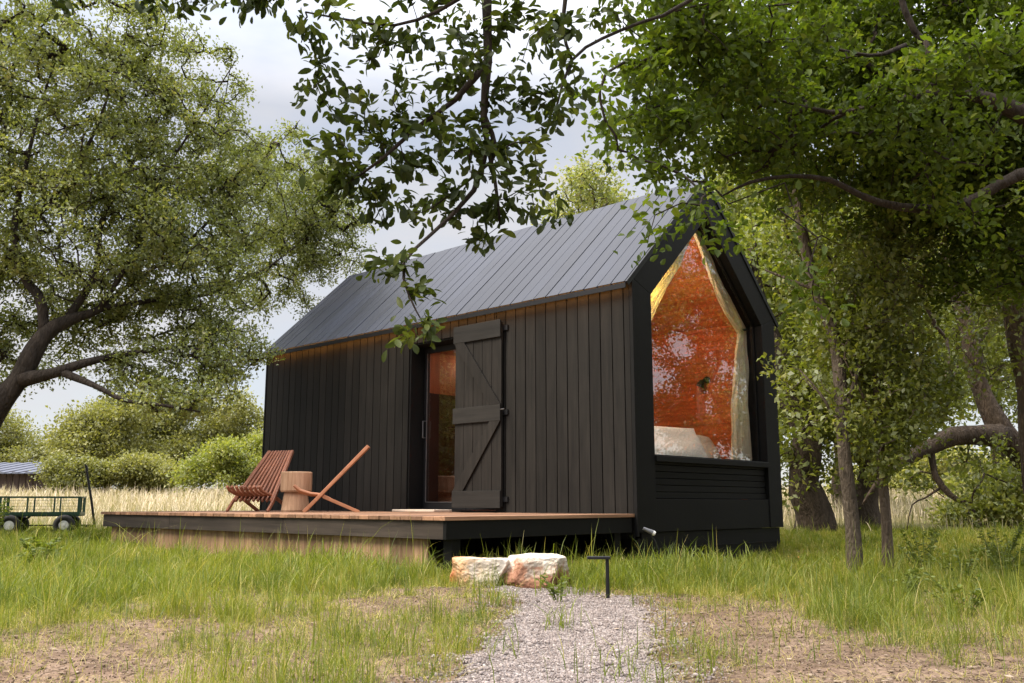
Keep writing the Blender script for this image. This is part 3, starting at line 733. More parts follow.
# bed under the picture window
bed = thing('bed', 'low bed against the picture window inside the cabin', 'bed', (-1.2, 1.55, DZ + .015))
q = MB(); q.box(-2.3, -.34, .50, 2.62, DZ + .02, .74); q.build('bed_frame', M['pine_dark'], bed, bevel=.01)
q = MB(); q.box(-2.28, -.36, .52, 2.60, .742, .985); q.build('mattress', M['linen'], bed, bevel=.05)
def pillow(label, mat, loc, rot, sx, sy, th):
    vs_, fs = [], []; nn = 18
    for s in (1, -1):
        for i in range(nn + 1):
            for j in range(nn + 1):
                u, v = -1 + 2 * i / nn, -1 + 2 * j / nn
                e = max(0, (1 - abs(u) ** 3.2)) ** .5 * max(0, (1 - abs(v) ** 3.2)) ** .5
                pin = 1 - .05 * (1 - abs(v) ** 2) * abs(u) ** 4; pin2 = 1 - .06 * (1 - abs(u) ** 2) * abs(v) ** 4
                wr = .012 * math.sin(5 * u + 3 * v * v) * e
                vs_.append((u * sx * pin, v * sy * pin2, s * (e * th + .003) + wr))
    K = (nn + 1) ** 2
    for i in range(nn):
        for j in range(nn):
            a = i * (nn + 1) + j; f = (a, a + nn + 1, a + nn + 2, a + 1)
            fs.append(f); fs.append(tuple(K + q_ for q_ in f[::-1]))
    q = MB(); q.add(vs_, fs); o = q.build('pillow', mat, None, smooth=True, local=True); o.location = loc; o.rotation_euler = rot
    return tag(o, label, 'pillow', 'pillows on the bed')
pillow('big white pillow leaning in the window, the larger of the two', M['linen'], (-.52, 1.42, 1.20), (R(3), R(62), R(5)), .30, .80, .08)
pillow('smaller greyish pillow half behind the big white pillow', M['linen_grey'], (-.72, 2.46, 1.19), (R(-6), R(60), R(-10)), .27, .30, .085)
wl_ = thing('wall_lamp', 'small dark wall lamp on the orange boards above the pillows', 'lamp', (-.94, W_ - .126, 2.20))
q = MB(); q.tube([(-.94, W_ - .126, 2.20), (-.94, W_ - .15, 2.20)], .045, 14); q.build('mount', M['metal'], wl_)
q = MB(); q.tube([(-.94, W_ - .15, 2.20), (-.94, W_ - .20, 2.20), (-.97, W_ - .22, 2.17), (-1.0, W_ - .23, 2.10)], [.018, .018, .035, .06], 12); q.build('lamp_shade', M['metal'], wl_)

# curtains hung just inside the glass
def drape(line, widths, x0, amp, folds, side, nu=60, nv=44):
    """cloth hung along a line in (y, z); side +1 hangs to the left of its direction"""
    P = [Vector((0, y, z)) for y, z in line]; cum = [0]
    for a, b_ in zip(P[:-1], P[1:]): cum.append(cum[-1] + (b_ - a).length)
    vs_, fs = [], []
    for i in range(nu + 1):
        s = cum[-1] * i / nu; k = 0
        while k < len(P) - 2 and s > cum[k + 1]: k += 1
        f = (s - cum[k]) / (cum[k + 1] - cum[k]); p = P[k].lerp(P[k + 1], f); w = widths[k] + (widths[k + 1] - widths[k]) * f
        d0 = (P[k + 1] - P[k]).normalized(); d1 = (P[min(k + 2, len(P) - 1)] - P[min(k + 1, len(P) - 2)]).normalized(); d = (d0 * (1 - f) + d1 * f).normalized()
        nrm = Vector((0, -d.z, d.y)) * side
        for j in range(nv + 1):
            v = j / nv
            ph = 2 * math.pi * folds * v + .8 * math.sin(i * .11)
            x = x0 + amp * math.sin(ph) * (.6 + .4 * math.sin(i * .07 + j)) + .006 * math.sin(i * .35 + j * 1.7)
            q = p + nrm * (w * (v + .03 * math.sin(i * .2 + 3 * v)))
            vs_.append((x, q.y, q.z))
    for i in range(nu):
        for j in range(nv):
            a = i * (nv + 1) + j; fs.append((a, a + nv + 1, a + nv + 2, a + 1))
    q = MB(); q.add(vs_, fs, .5); return q
yl = GI + .03; yr = W_ - GI - .03; zj = roofz(GI) - GT - .04; zp = ZA - GT - .06
q = drape([(W_ / 2 + .01, zp), (1.10, zp - (W_ / 2 - 1.10) * SL), (.72, zp - (W_ / 2 - .72) * SL), (yl + .01, zj)], [.05, .19, .27, .31], -.21, .034, 5, 1)
ct = q.build('curtain', M['curtain'], None, smooth=True); tag(ct, 'cream curtain gathered along the left slope of the picture window', 'curtain', 'curtains of the picture window')
q = drape([(yl + .005, zj + .02), (yl + .005, 2.0), (yl + .005, 1.09)], [.07, .05, .05], -.19, .012, 2, 1)
ce = q.build('hanging_edge', M['curtain'], ct, smooth=True)
q = drape([(W_ / 2 + .02, zp), (2.05, zp - (2.05 - W_ / 2) * SL), (2.45, zp - (2.45 - W_ / 2) * SL), (yr - .03, zj + .02)], [.04, .17, .22, .14], -.21, .036, 5, -1)
ct = q.build('curtain', M['curtain'], None, smooth=True); tag(ct, 'cream curtain down the right side of the picture window, tied back', 'curtain', 'curtains of the picture window')
q = drape([(yr - .03, zj + .0), (yr - .02, 2.45), (yr - .01, 1.8), (yr, 1.075)], [.12, .26, .36, .43], -.22, .042, 5, -1)
q.build('hanging_panel', M['curtain'], ct, smooth=True)
q = MB(); q.tube([(-.23, yr - .15, zj - .02), (-.165, yr - .10, zj - .01), (-.165, yr - .02, zj + .01), (-.22, yr + .02, zj + .02)], .018, 8); q.build('tie_back', M['metal'], ct)

# ------------------------------------------------------------------ the deck
deck = thing('deck', 'low timber deck with charcoal fascia along the cabin front', 'deck', (-3.3, -1.3, 0))
YF, XL = -2.65, -6.55
q = MB(); x = XL
while x < -.02:
    e = min(x + .142, 0); q.box(x + .003, e - .003, YF - random.uniform(0, .006), -.028, DZ - .035, DZ - random.uniform(0, .003)); x = e
q.build('decking', M['deck'], deck, bevel=.003)
q = MB(); xs_ = [XL + .02, -4.75, -2.4, -.035]
for a, b_ in zip(xs_[:-1], xs_[1:]): q.box(a + .002, b_ - .002, YF + .025, YF + .063, .262, DZ - .037)
q.box(XL + .02, XL + .058, YF + .065, -.05, .262, DZ - .037)
q.build('fascia', M['fascia'], deck, bevel=.003)
q = MB(); q.box(-.073, -.033, YF + .024, -.06, .262, DZ - .037); q.build('side_beam', M['black'], deck, bevel=.003)
q = MB(); x = XL + .12
while x < -.36:
    e = x + .14; q.box(x + .003, min(e, -.34), YF + .10, YF + .125, .03 + random.uniform(-.02, .01), .262); x = e
q.box(-1.5, -.34, YF + .085, YF + .125, -.12, .028); q.box(-4.2, -1.505, YF + .09, YF + .125, -.12, .026); q.box(XL + .12, -4.205, YF + .087, YF + .125, -.1, .027)
q.build('skirt', M['skirt'], deck, bevel=.002)
for x in (-.13, -2.2, -4.3, -6.4):
    for y in (YF + .18, -.25): q = MB(); q.box(x - .05, x + .05, y - .05, y + .05, -.2, .262); q.build('post', M['black'], deck)
for x in (-.6, -1.2, -1.8, -2.6): q = MB(); q.box(x - .02, x + .02, YF + .2, -.05, .30, .41); q.build('joist', M['black'], deck)
dm = MB(); dm.box(-3.50, -2.72, -.34, -.04, DZ + .002, DZ + .03); o = dm.build('doormat', plain('pale_mat', (.55, .45, .36), .9), None, bevel=.006)
tag(o, 'thin pale mat lying on the deck at the doorway', 'doormat')

# ------------------------------------------------------------------ chairs, stump, cart, lamps, stones
def slat_chair(label, mat, loc, rz):
    """two sets of slats that cross: back runs down into the front feet, seat into the rear feet"""
    t = thing('slat_chair', label, 'chair', loc, rz, 'slat chairs on the deck')
    W2 = .26; NS = 17
    bs, ss = MB(), MB()
    for j in range(NS):
        y = -W2 + 2 * W2 * j / (NS - 1)
        TP = .62; dip = .02 * (1 - (y / W2) ** 2)
        if j % 2 == 0:
            bs.bar((-.42 - dip, y * TP, .80), (.20, y, .13), .027, .036)
        else:
            ss.tube([(.45, y, .315), (.38, y, .265 - dip), (.25, y, .225 - dip), (.12, y, .205)], .021, 6)
            ss.bar((.13, y, .206), (.02, y, .155), .030, .040)
    for y in (-W2 - .034, W2 + .034):
        bs.bar((-.42, y * .62, .80), (.20, y, .13), .028, .040)
    for y in (-W2 - .034, W2 + .034):
        lf = MB(); lf.bar((.201, y, .13), (.325, y, .002), .028, .040); lf.build('front_leg', mat, t, .004, local=True)
        lr = MB(); lr.bar((.10, y * .86, .185), (-.33, y * .86, .0), .028, .040); lr.build('rear_leg', mat, t, .004, local=True)
    bs.build('backrest', mat, t, .005, local=True); ss.build('seat', mat, t, .004, local=True)
    for p in ((.15, .183, 1), (-.33, .69, .66)):
        dw = MB(); dw.tube([(p[0], (-W2 - .03) * p[2], p[1]), (p[0], (W2 + .03) * p[2], p[1])], .008, 8); dw.build('cross_rod', M['metal'], t, local=True)
    return t
slat_chair('orange tan slatted chair seen from its side, right of the stump', M['chair_tan'], (-3.87, -.99, DZ), R(234.4))
slat_chair('reddish brown slatted chair facing out, left of the stump', M['chair_red'], (-5.10, -1.20, DZ), R(296))
stp = thing('stump_table', 'pale log stump table with a notched waist between the chairs', 'table', (-4.55, -1.05, DZ))
q = MB(); q.tube([(0, 0, .245), (0, 0, .265), (0, 0, .49), (0, 0, .50)], [.185, .197, .197, .188], 28); q.build('top_block', M['stump'], stp, smooth=False, local=True)
q = MB(); q.tube([(0, 0, .0), (0, 0, .02), (0, 0, .22), (0, 0, .244)], [.172, .178, .150, .142], 28); q.build('base_block', M['stump'], stp, local=True)

cart = thing('garden_cart', 'green steel garden cart with open sides on white rimmed wheels', 'cart', (-9.86, -2.14, float(ground_z(-9.86, -2.14)) - .015), R(60))
q = MB(); q.box(-.58, .56, -.27, .27, .29, .32); q.build('bed', M['cart'], cart, .004, local=True)
for s in (-1, 1):
    q = MB(); y = s * .275
    q.bar((-.58, y, .585), (.56, y, .585), .025, .025); q.bar((-.58, y, .335), (.56, y, .335), .022, .04)
    for x in (-.565, -.185, .195, .545): q.bar((x, y, .30), (x, y, .585), .02, .022 if abs(x) < .5 else .04)
    q.build('side_panel', M['cart'], cart, local=True)
    q = MB()
    for k in range(15): q.tube([(-.57 + k * .08, y, .36), (-.57 + k * .08, y, .58)], .001, 4)
    for k in range(4): q.tube([(-.57, y, .40 + k * .045), (.55, y, .40 + k * .045)], .0017, 4)
    q.build('side_mesh', M['cart'], cart, local=True)
for x in (-.58, .56):
    q = MB()
    q.bar((x, -.27, .585), (x, .27, .585), .025, .025, (0, 0, 1)); q.bar((x, -.27, .335), (x, .27, .335), .022, .04, (1, 0, 0))
    for y in (-.15, .1): q.bar((x, y, .30), (x, y, .585), .02, .02, (1, 0, 0))
    q.build('end_panel', M['cart'], cart, local=True)
q = MB()
for x in (-.40, .36):
    q.bar((x, -.30, .145), (x, .30, .145), .035, .035, (1, 0, 0))
    for y in (-.18, .18): q.bar((x, y, .15), (x, y, .30), .03, .03, (1, 0, 0))
q.bar((-.40, 0, .15), (.36, 0, .15), .025, .02); q.bar((-.36, 0, .16), (-.18, 0, .29), .03, .03); q.bar((.36, 0, .15), (.74, 0, .14), .03, .03)
q.build('axle_frame', M['metal'], cart, local=True)
for x in (-.40, .36):
    for s in (-1, 1):
        bpy.ops.mesh.primitive_torus_add(major_radius=.112, minor_radius=.046, major_segments=28, minor_segments=12, location=(x, s * .33, .158), rotation=(R(90), 0, 0))
        ty_ = bpy.context.object; ty_.name = 'wheel'; ty_.parent = cart; ty_.data.materials.append(M['tyre'])
        ty_.data.polygons.foreach_set('use_smooth', [True] * len(ty_.data.polygons))
        q = MB(); q.tube([(0, 0, -.025), (0, 0, -.02), (0, 0, .02), (0, 0, .025)], [.055, .074, .074, .055], 20); q.tube([(0, 0, -.04), (0, 0, .04)], .02, 12)
        q.build('rim', M['rim'], ty_, local=True)
q = MB(); q.tube([(.76, 0, .13), (.68, 0, .55), (.57, 0, 1.03)], .019, 8); q.tube([(.59, -.05, 1.0), (.56, -.05, 1.09), (.56, .05, 1.09), (.59, .05, 1.0)], .014, 8)
q.tube([(.62, -.02, .13), (.78, 0, .13)], .014, 6); q.build('pull_handle', M['metal'], cart, local=True)

pl = thing('path_light', 'black L shaped path light standing at the gravel edge', 'path light', (2.02, -3.17, 0), R(43.2))
q = MB(); q.tube([(0, 0, -.05), (0, 0, .215)], [.013, .011], 10); q.build('stem', M['metal'], pl, local=True)
q = MB(); q.box(-.125, .018, -.03, .03, .215, .232); q.build('lamp_head', M['metal'], pl, .004, local=True)
sp = thing('spotlight', 'tiny garden spotlight with pale lens before the gable foot', 'spotlight', (.33, -.28, 0), R(43.2))
q = MB(); q.tube([(.06, 0, -.05), (.09, 0, .10), (.05, 0, .2), (-.01, 0, .285)], .006, 6); q.build('stem', M['metal'], sp, local=True)
q = MB(); q.tube([(-.06, 0, .315), (.03, 0, .275)], [.016, .026], 10); q.build('lamp_head', M['trim'], sp, local=True)
q = MB(); q.tube([(.030, 0, .2745), (.052, 0, .264)], [.026, .022], 10); q.build('lens', M['rim'], sp, local=True)

def boulder(label, loc, dims, rz, seed, stops):
    r_ = random.Random(seed)
    bpy.ops.mesh.primitive_ico_sphere_add(subdivisions=5, radius=1); o = bpy.context.object; o.name = 'boulder'
    planes = [(Vector((r_.gauss(0, 1), r_.gauss(0, 1), r_.gauss(0, .5))).normalized(), r_.uniform(.62, .85)) for _ in range(9)]
    planes += [(Vector((r_.uniform(-.1, .1), r_.uniform(-.1, .1), 1)).normalized(), .62), (Vector((0, -1, .1)).normalized(), .68), (Vector((1, .2, .05)).normalized(), .74), (Vector((-1, 0, .1)).normalized(), .74)]
    from mathutils import noise
    for v in o.data.vertices:
        p = v.co.copy() * 1.05
        for nrm, d in planes:
            k = p.dot(nrm) - d
            if k > 0: p -= nrm * k
        s = p * 2.2 + Vector((seed, 0, 0))
        p += v.co * (.05 * noise.fractal(s, 1.0, 2.0, 5) + .018 * noise.fractal(s * 6, 1.0, 2.0, 4))
        v.co = Vector((p.x * dims[0], p.y * dims[1], p.z * dims[2]))
    m, nt, out = new_mat('boulder_stone'); n, l = nt.nodes, nt.links
    tc = n.new('ShaderNodeTexCoord'); no = n.new('ShaderNodeTexNoise'); no.inputs['Scale'].default_value = 5.5; no.inputs['Detail'].default_value = 9; no.inputs['Roughness'].default_value = .65; no.inputs['Distortion'].default_value = .6
    mp = n.new('ShaderNodeMapping'); mp.inputs['Location'].default_value = (seed * 1.7, 0, 0); l.new(tc.outputs['Object'], mp.inputs['Vector']); l.new(mp.outputs['Vector'], no.inputs['Vector'])
    sx = n.new('ShaderNodeSeparateXYZ'); l.new(tc.outputs['Object'], sx.inputs['Vector'])
    ad = n.new('ShaderNodeMath'); ad.operation = 'MULTIPLY_ADD'; ad.inputs[1].default_value = 1.1 if seed == 2 else 2.0; l.new(sx.outputs['Z' if seed != 2 else 'X'], ad.inputs[0]); l.new(no.outputs['Fac'], ad.inputs[2])
    rp = ramp_node(nt, stops); l.new(ad.outputs[0], rp.inputs['Fac'])
    b = n.new('ShaderNodeBsdfPrincipled'); b.inputs['Roughness'].default_value = .85; b.inputs['Specular IOR Level'].default_value = .25; l.new(rp.outputs['Color'], b.inputs['Base Color'])
    n2 = n.new('ShaderNodeTexNoise'); n2.inputs['Scale'].default_value = 28; n2.inputs['Detail'].default_value = 6; l.new(tc.outputs['Object'], n2.inputs['Vector'])
    bp = n.new('ShaderNodeBump'); bp.inputs['Strength'].default_value = .8; bp.inputs['Distance'].default_value = .02; l.new(n2.outputs['Fac'], bp.inputs['Height']); l.new(bp.outputs['Normal'], b.inputs['Normal'])
    l.new(b.outputs[0], out.inputs['Surface']); o.data.materials.append(m)
    o.location = loc; o.rotation_euler = (0, 0, rz)
    return tag(o, label, 'boulder', 'boulders at the deck step')
boulder('cream boulder with rusty orange left side at the deck step', (.78, -3.03, .05), (.29, .32, .185), R(43), 2, [(.18, (.38, .13, .045)), (.36, (.55, .36, .20)), (.5, (.54, .46, .37)), (.75, (.62, .565, .49))])
boulder('pale topped boulder with rough red brown face beside the cream one', (1.10, -2.80, .06), (.29, .33, .20), R(43), 7, [(.42, (.19, .085, .05)), (.58, (.34, .18, .115)), (.70, (.52, .45, .37)), (.9, (.62, .57, .50))])

# ------------------------------------------------------------------ far shed
shed = thing('shed', 'far low brown shed with pale blue grey metal roof', 'shed', (-39.5, 6.0, 1.2))
RX = Vector((.729, .684, 0)); FX = Vector((-.684, .729, 0)); SC = Vector((-37.2, 7.4, 0))
def sh(a, b_, z): v = SC + RX * a + FX * b_; return (v.x, v.y, z + .22)
q = MB()
for k in range(28):
    a0 = -8 + k * .285; q.add([sh(a0, 0, .5), sh(a0 + .26, 0, .5), sh(a0 + .26, .1, .5), sh(a0, .1, .5), sh(a0, 0, 1.64), sh(a0 + .26, 0, 1.64), sh(a0 + .26, .1, 1.64), sh(a0, .1, 1.64)],
                              [(0, 3, 2, 1), (4, 5, 6, 7), (0, 1, 5, 4), (1, 2, 6, 5), (2, 3, 7, 6), (3, 0, 4, 7)])
for b_ in (0.1, 3.9):
    q.add([sh(-8, b_, .4), sh(-.02, b_, .4), sh(-.02, b_, 1.7), sh(-8, b_, 1.7)], [(0, 1, 2, 3)])
q.add([sh(-.03, .1, .4), sh(-.03, 3.9, .4), sh(-.03, 3.9, 2.3), sh(-.03, .1, 1.7)], [(0, 1, 2, 3)])
q.build('wall', plain('brown_shed_boards', (.07, .045, .038), .8), shed)
q = MB()
for k in range(30):
    a0 = -8.3 + k * .29; a1 = a0 + (.24 if k % 2 else .27); zz = 0 if k % 2 else .03
    q.add([sh(a0, -.35, 1.62 + zz), sh(a1, -.35, 1.62 + zz), sh(a1, 4.2, 2.24 + zz), sh(a0, 4.2, 2.24 + zz), sh(a0, -.35, 1.58), sh(a1, -.35, 1.58), sh(a1, 4.2, 2.20), sh(a0, 4.2, 2.20)],
          [(0, 1, 2, 3), (7, 6, 5, 4), (0, 4, 5, 1), (1, 5, 6, 2), (2, 6, 7, 3), (3, 7, 4, 0)])
q.build('roof', plain('pale_roof_metal', (.12, .13, .17), .45, .3), shed)

# ------------------------------------------------------------------ trees
def smooth_line(pts, step=.12):
    """pts: (x, y, z, radius); Catmull-Rom"""
    P = np.array(pts, float)
    if len(P) < 3: 
        k = max(2, int(np.linalg.norm(P[1, :3] - P[0, :3]) / step)); return np.array([P[0] + (P[1] - P[0]) * i / k for i in range(k + 1)])
    Q = np.vstack([2 * P[0] - P[1], P, 2 * P[-1] - P[-2]]); out_ = []
    for i in range(1, len(Q) - 2):
        a, b_, c, d = Q[i - 1:i + 3]; k = max(2, int(np.linalg.norm(c[:3] - b_[:3]) / step))
        for j in range(k):
            t = j / k; out_.append(.5 * ((2 * b_) + (c - a) * t + (2 * a - 5 * b_ + 4 * c - d) * t * t + (3 * b_ - a - 3 * c + d) * t ** 3))
    out_.append(P[-1]); return np.array(out_)

def in_ellipsoids(rng, ells, count, shell=.0):
    """points in ellipsoids given as (x, y, z, across, up, deep), more of them towards the outside"""
    vol = np.array([e[3] * e[4] * e[5] for e in ells]) ** .8; pick = rng.choice(len(ells), count, p=vol / vol.sum())
    d = rng.normal(size=(count, 3)); d /= np.linalg.norm(d, axis=1)[:, None]
    r_ = rng.rand(count) ** (1 / 3.0); r_ = shell + (1 - shell) * r_
    E_ = np.array(ells)[pick]; s = d * r_[:, None]
    lump = 1 + .16 * np.sin(4.1 * d[:, 0] + 1.3 * pick + 3 * d[:, 2]) * np.cos(3.7 * d[:, 1] + pick)
    s = s * lump[:, None]
    x = E_[:, 0] + s[:, 0] * E_[:, 3] * RT[0] + s[:, 1] * E_[:, 5] * FW[0]
    y = E_[:, 1] + s[:, 0] * E_[:, 3] * RT[1] + s[:, 1] * E_[:, 5] * FW[1]
    return np.stack([x, y, E_[:, 2] + s[:, 2] * E_[:, 4]], -1)

def leaf_mesh(name, pos, dirs, length, width, mat, parent, rng, rnd, fold=.25, simple=False):
    k = len(pos); d = dirs / np.linalg.norm(dirs, axis=1)[:, None]
    n_ = rng.normal(size=(k, 3)) * .75 + np.array([0, 0, 1.0]); s = np.cross(d, n_); s /= np.linalg.norm(s, axis=1)[:, None] + 1e-9; n_ = np.cross(s, d)
    Lc, Wc = length[:, None], width[:, None]
    if simple == 'fine':      # rounded leaf: five rows across a midrib
        T = np.array([0, .28, .60, .86, 1.0]); Wd = np.array([.05, .36, .50, .36, .06]); rows = []
        for a_, w_ in zip(T, Wd):
            m_ = pos + d * Lc * a_ - n_ * Lc * .22 * a_ * a_
            rows += [m_ - s * Wc * w_ + n_ * Wc * fold * w_, m_, m_ + s * Wc * w_ + n_ * Wc * fold * w_]
        V = np.stack(rows, 1); q_ = np.array([(3 * r + c, 3 * r + c + 1, 3 * r + c + 4, 3 * r + c + 3) for r in range(4) for c in range(2)])
        F = (q_[None] + 15 * np.arange(k)[:, None, None]).reshape(-1, 4); rr = np.repeat(rnd, 8)
    elif simple:
        V = np.stack([pos, pos + d * Lc * .5 + s * Wc * .5 + n_ * Wc * fold, pos + d * Lc - n_ * Lc * .12, pos + d * Lc * .5 - s * Wc * .5 + n_ * Wc * fold], 1)
        F = np.arange(4 * k).reshape(-1, 4); rr = rnd
    else:
        up = n_ * Wc * fold
        V = np.stack([pos, pos + d * Lc * .32 + s * Wc * .40 + up * .8, pos + d * Lc * .72 + s * Wc * .46 + up, pos + d * Lc - n_ * Lc * .14, pos + d * Lc * .72 - s * Wc * .46 + up, pos + d * Lc * .32 - s * Wc * .40 + up * .8], 1)
        F = (np.array([(0, 1, 2, 3), (0, 3, 4, 5)])[None] + 6 * np.arange(k)[:, None, None]).reshape(-1, 4); rr = np.repeat(rnd, 2)
    return quads(name, V.reshape(-1, 3), F, mat, parent, rr, False)

def make_tree(name, label, loc, limbs, ells, clusters, leaves, size, spread, bark_m, leaf_m, seed, tip=.0035, simple=True, group=None, cat='tree', shell=.25,
              reach=9.0, flat=.7, pts=None, tone=(.45, .2), sides=9, part='trunk', aspect=.52, upbias=.25, jit=.06, follow=.55, twig_pow=.46, fold=.25):
    """limbs drawn through given points; leaf clusters fill the crown and each is joined to the limbs by its own twig"""
    rng = np.random.RandomState(seed)
    t = thing(name, label, cat, loc, 0, group)
    NP, NR, PA = [], [], []      # nodes, fixed radii, parents
    tm = MB()
    for li, lb in enumerate(limbs):
        L2 = smooth_line(lb); k = len(L2)
        wob = np.stack([np.sin(np.arange(k) * .55 + li), np.cos(np.arange(k) * .43 + 2 * li), np.sin(np.arange(k) * .37 + 3 * li)], -1)
        L2[:, :3] += wob * (L2[:, 3:4] * .22)
        rad = L2[:, 3] * (1 + .10 * np.sin(np.arange(k) * .9 + li * 2) * np.cos(np.arange(k) * .31))
        tm.tube([tuple(p) for p in L2[:, :3]], list(np.maximum(rad, .002)), sides if L2[0, 3] > .03 else 6, True)
        s0 = len(NP)
        for i in range(k): NP.append(L2[i, :3]); NR.append(L2[i, 3]); PA.append(-1 if i == 0 else s0 + i - 1)
    nfix = len(NP)
    cl = in_ellipsoids(rng, ells, clusters, shell) if ells else np.zeros((0, 3))
    if pts is not None: cl = np.vstack([cl, np.array(pts, float)])
    X = np.array(NP); A = np.zeros((len(cl) * 24 + nfix, 3)); A[:nfix] = X; cnt = nfix
    dist0 = np.array([np.min(((X - c) ** 2).sum(1)) for c in cl]); order = np.argsort(dist0); ends = []
    for ci in order:
        c = cl[ci]; dv = A[:cnt] - c; dd = (dv ** 2).sum(1) + np.where(dv[:, 2] > .2, .3 * dv[:, 2] ** 2, 0); j = int(np.argmin(dd)); d_ = math.sqrt(((A[j] - c) ** 2).sum())
        if d_ > reach: continue
        k = max(2, min(22, int(d_ / (.10 + .06 * d_)))); p0 = A[j]; bend = rng.normal(size=3) * d_ * .10; bend[2] += d_ * .06; prev = j
        for i in range(1, k + 1):
            f = i / k; p = p0 + (c - p0) * f + bend * math.sin(math.pi * f) + rng.normal(size=3) * jit * min(d_, 1) * (i < k)
            A[cnt] = p; NP.append(p); NR.append(0); PA.append(prev); prev = cnt; cnt += 1
        ends.append((prev, j))
    PAa = np.array(PA); load = np.zeros(cnt)
    for e, _ in ends: load[e] += 1
    for i in range(cnt - 1, nfix - 1, -1):
        if PAa[i] >= 0: load[PAa[i]] += load[i]
    # twigs: one tapered tube an edge
    ei = np.arange(nfix, cnt)
    if len(ei):
        P1 = A[ei]; P0 = A[PAa[ei]]; R1 = tip * np.maximum(load[ei], 1) ** twig_pow; R0 = np.where(PAa[ei] >= nfix, tip * np.maximum(load[PAa[ei]], 1) ** twig_pow, R1 * 1.15)
        R0 = np.minimum(R0, R1 * 1.5)
        d = P1 - P0; d /= np.linalg.norm(d, axis=1)[:, None] + 1e-9; a = np.cross(d, np.array([.31, .22, .92])); a /= np.linalg.norm(a, axis=1)[:, None] + 1e-9; b_ = np.cross(d, a)
        n4 = 5; th = np.arange(n4) / n4 * 6.283
        ring = lambda P, Rr: P[:, None] + (a[:, None] * np.cos(th)[None, :, None] + b_[:, None] * np.sin(th)[None, :, None]) * Rr[:, None, None]
        V = np.concatenate([ring(P0, R0), ring(P1 + d * R1[:, None] * .6, R1)], 1).reshape(-1, 3)
        q = np.array([(i, (i + 1) % n4, n4 + (i + 1) % n4, n4 + i) for i in range(n4)]); F = (q[None] + 2 * n4 * np.arange(len(ei))[:, None, None]).reshape(-1, 4)
        o_ = len(tm.v); tm.v += V.tolist(); tm.f += (F + o_).tolist(); tm.r += [.5] * len(F)
    tm.build(part, bark_m, t, smooth=True)
    # leaves: round the end of every twig and along its last stretch
    E1 = np.array([A[e] for e, _ in ends]); Ed = np.array([A[e] - A[PAa[e]] for e, _ in ends]); Ed /= np.linalg.norm(Ed, axis=1)[:, None] + 1e-9
    back = []
    for e, _ in ends:
        j = e
        for _k in range(4): j = PAa[j] if PAa[j] >= nfix else j
        back.append(A[j])
    back = np.array(back); per = rng.poisson(leaves, len(E1)); own = np.repeat(np.arange(len(E1)), per); k = len(own)
    f = rng.rand(k); base = E1[own] + (back[own] - E1[own]) * np.where(rng.rand(k) < follow, f, 0)[:, None]
    pos = base + rng.normal(size=(k, 3)) * spread * np.array([1, 1, flat])
    dirs = Ed[own] * .8 + rng.normal(size=(k, 3)) * .8 + np.array([0, 0, upbias])
    ln = size * rng.uniform(.55, 1.4, k)
    ctone = rng.normal(tone[0], tone[1], len(E1)); rnd = np.clip(ctone[own] + rng.normal(0, .18, k), 0, 1)
    leaf_mesh('crown', pos, dirs, ln, ln * aspect * rng.uniform(.8, 1.2, k), leaf_m, t, rng, rnd, simple=simple, fold=fold)
    return t

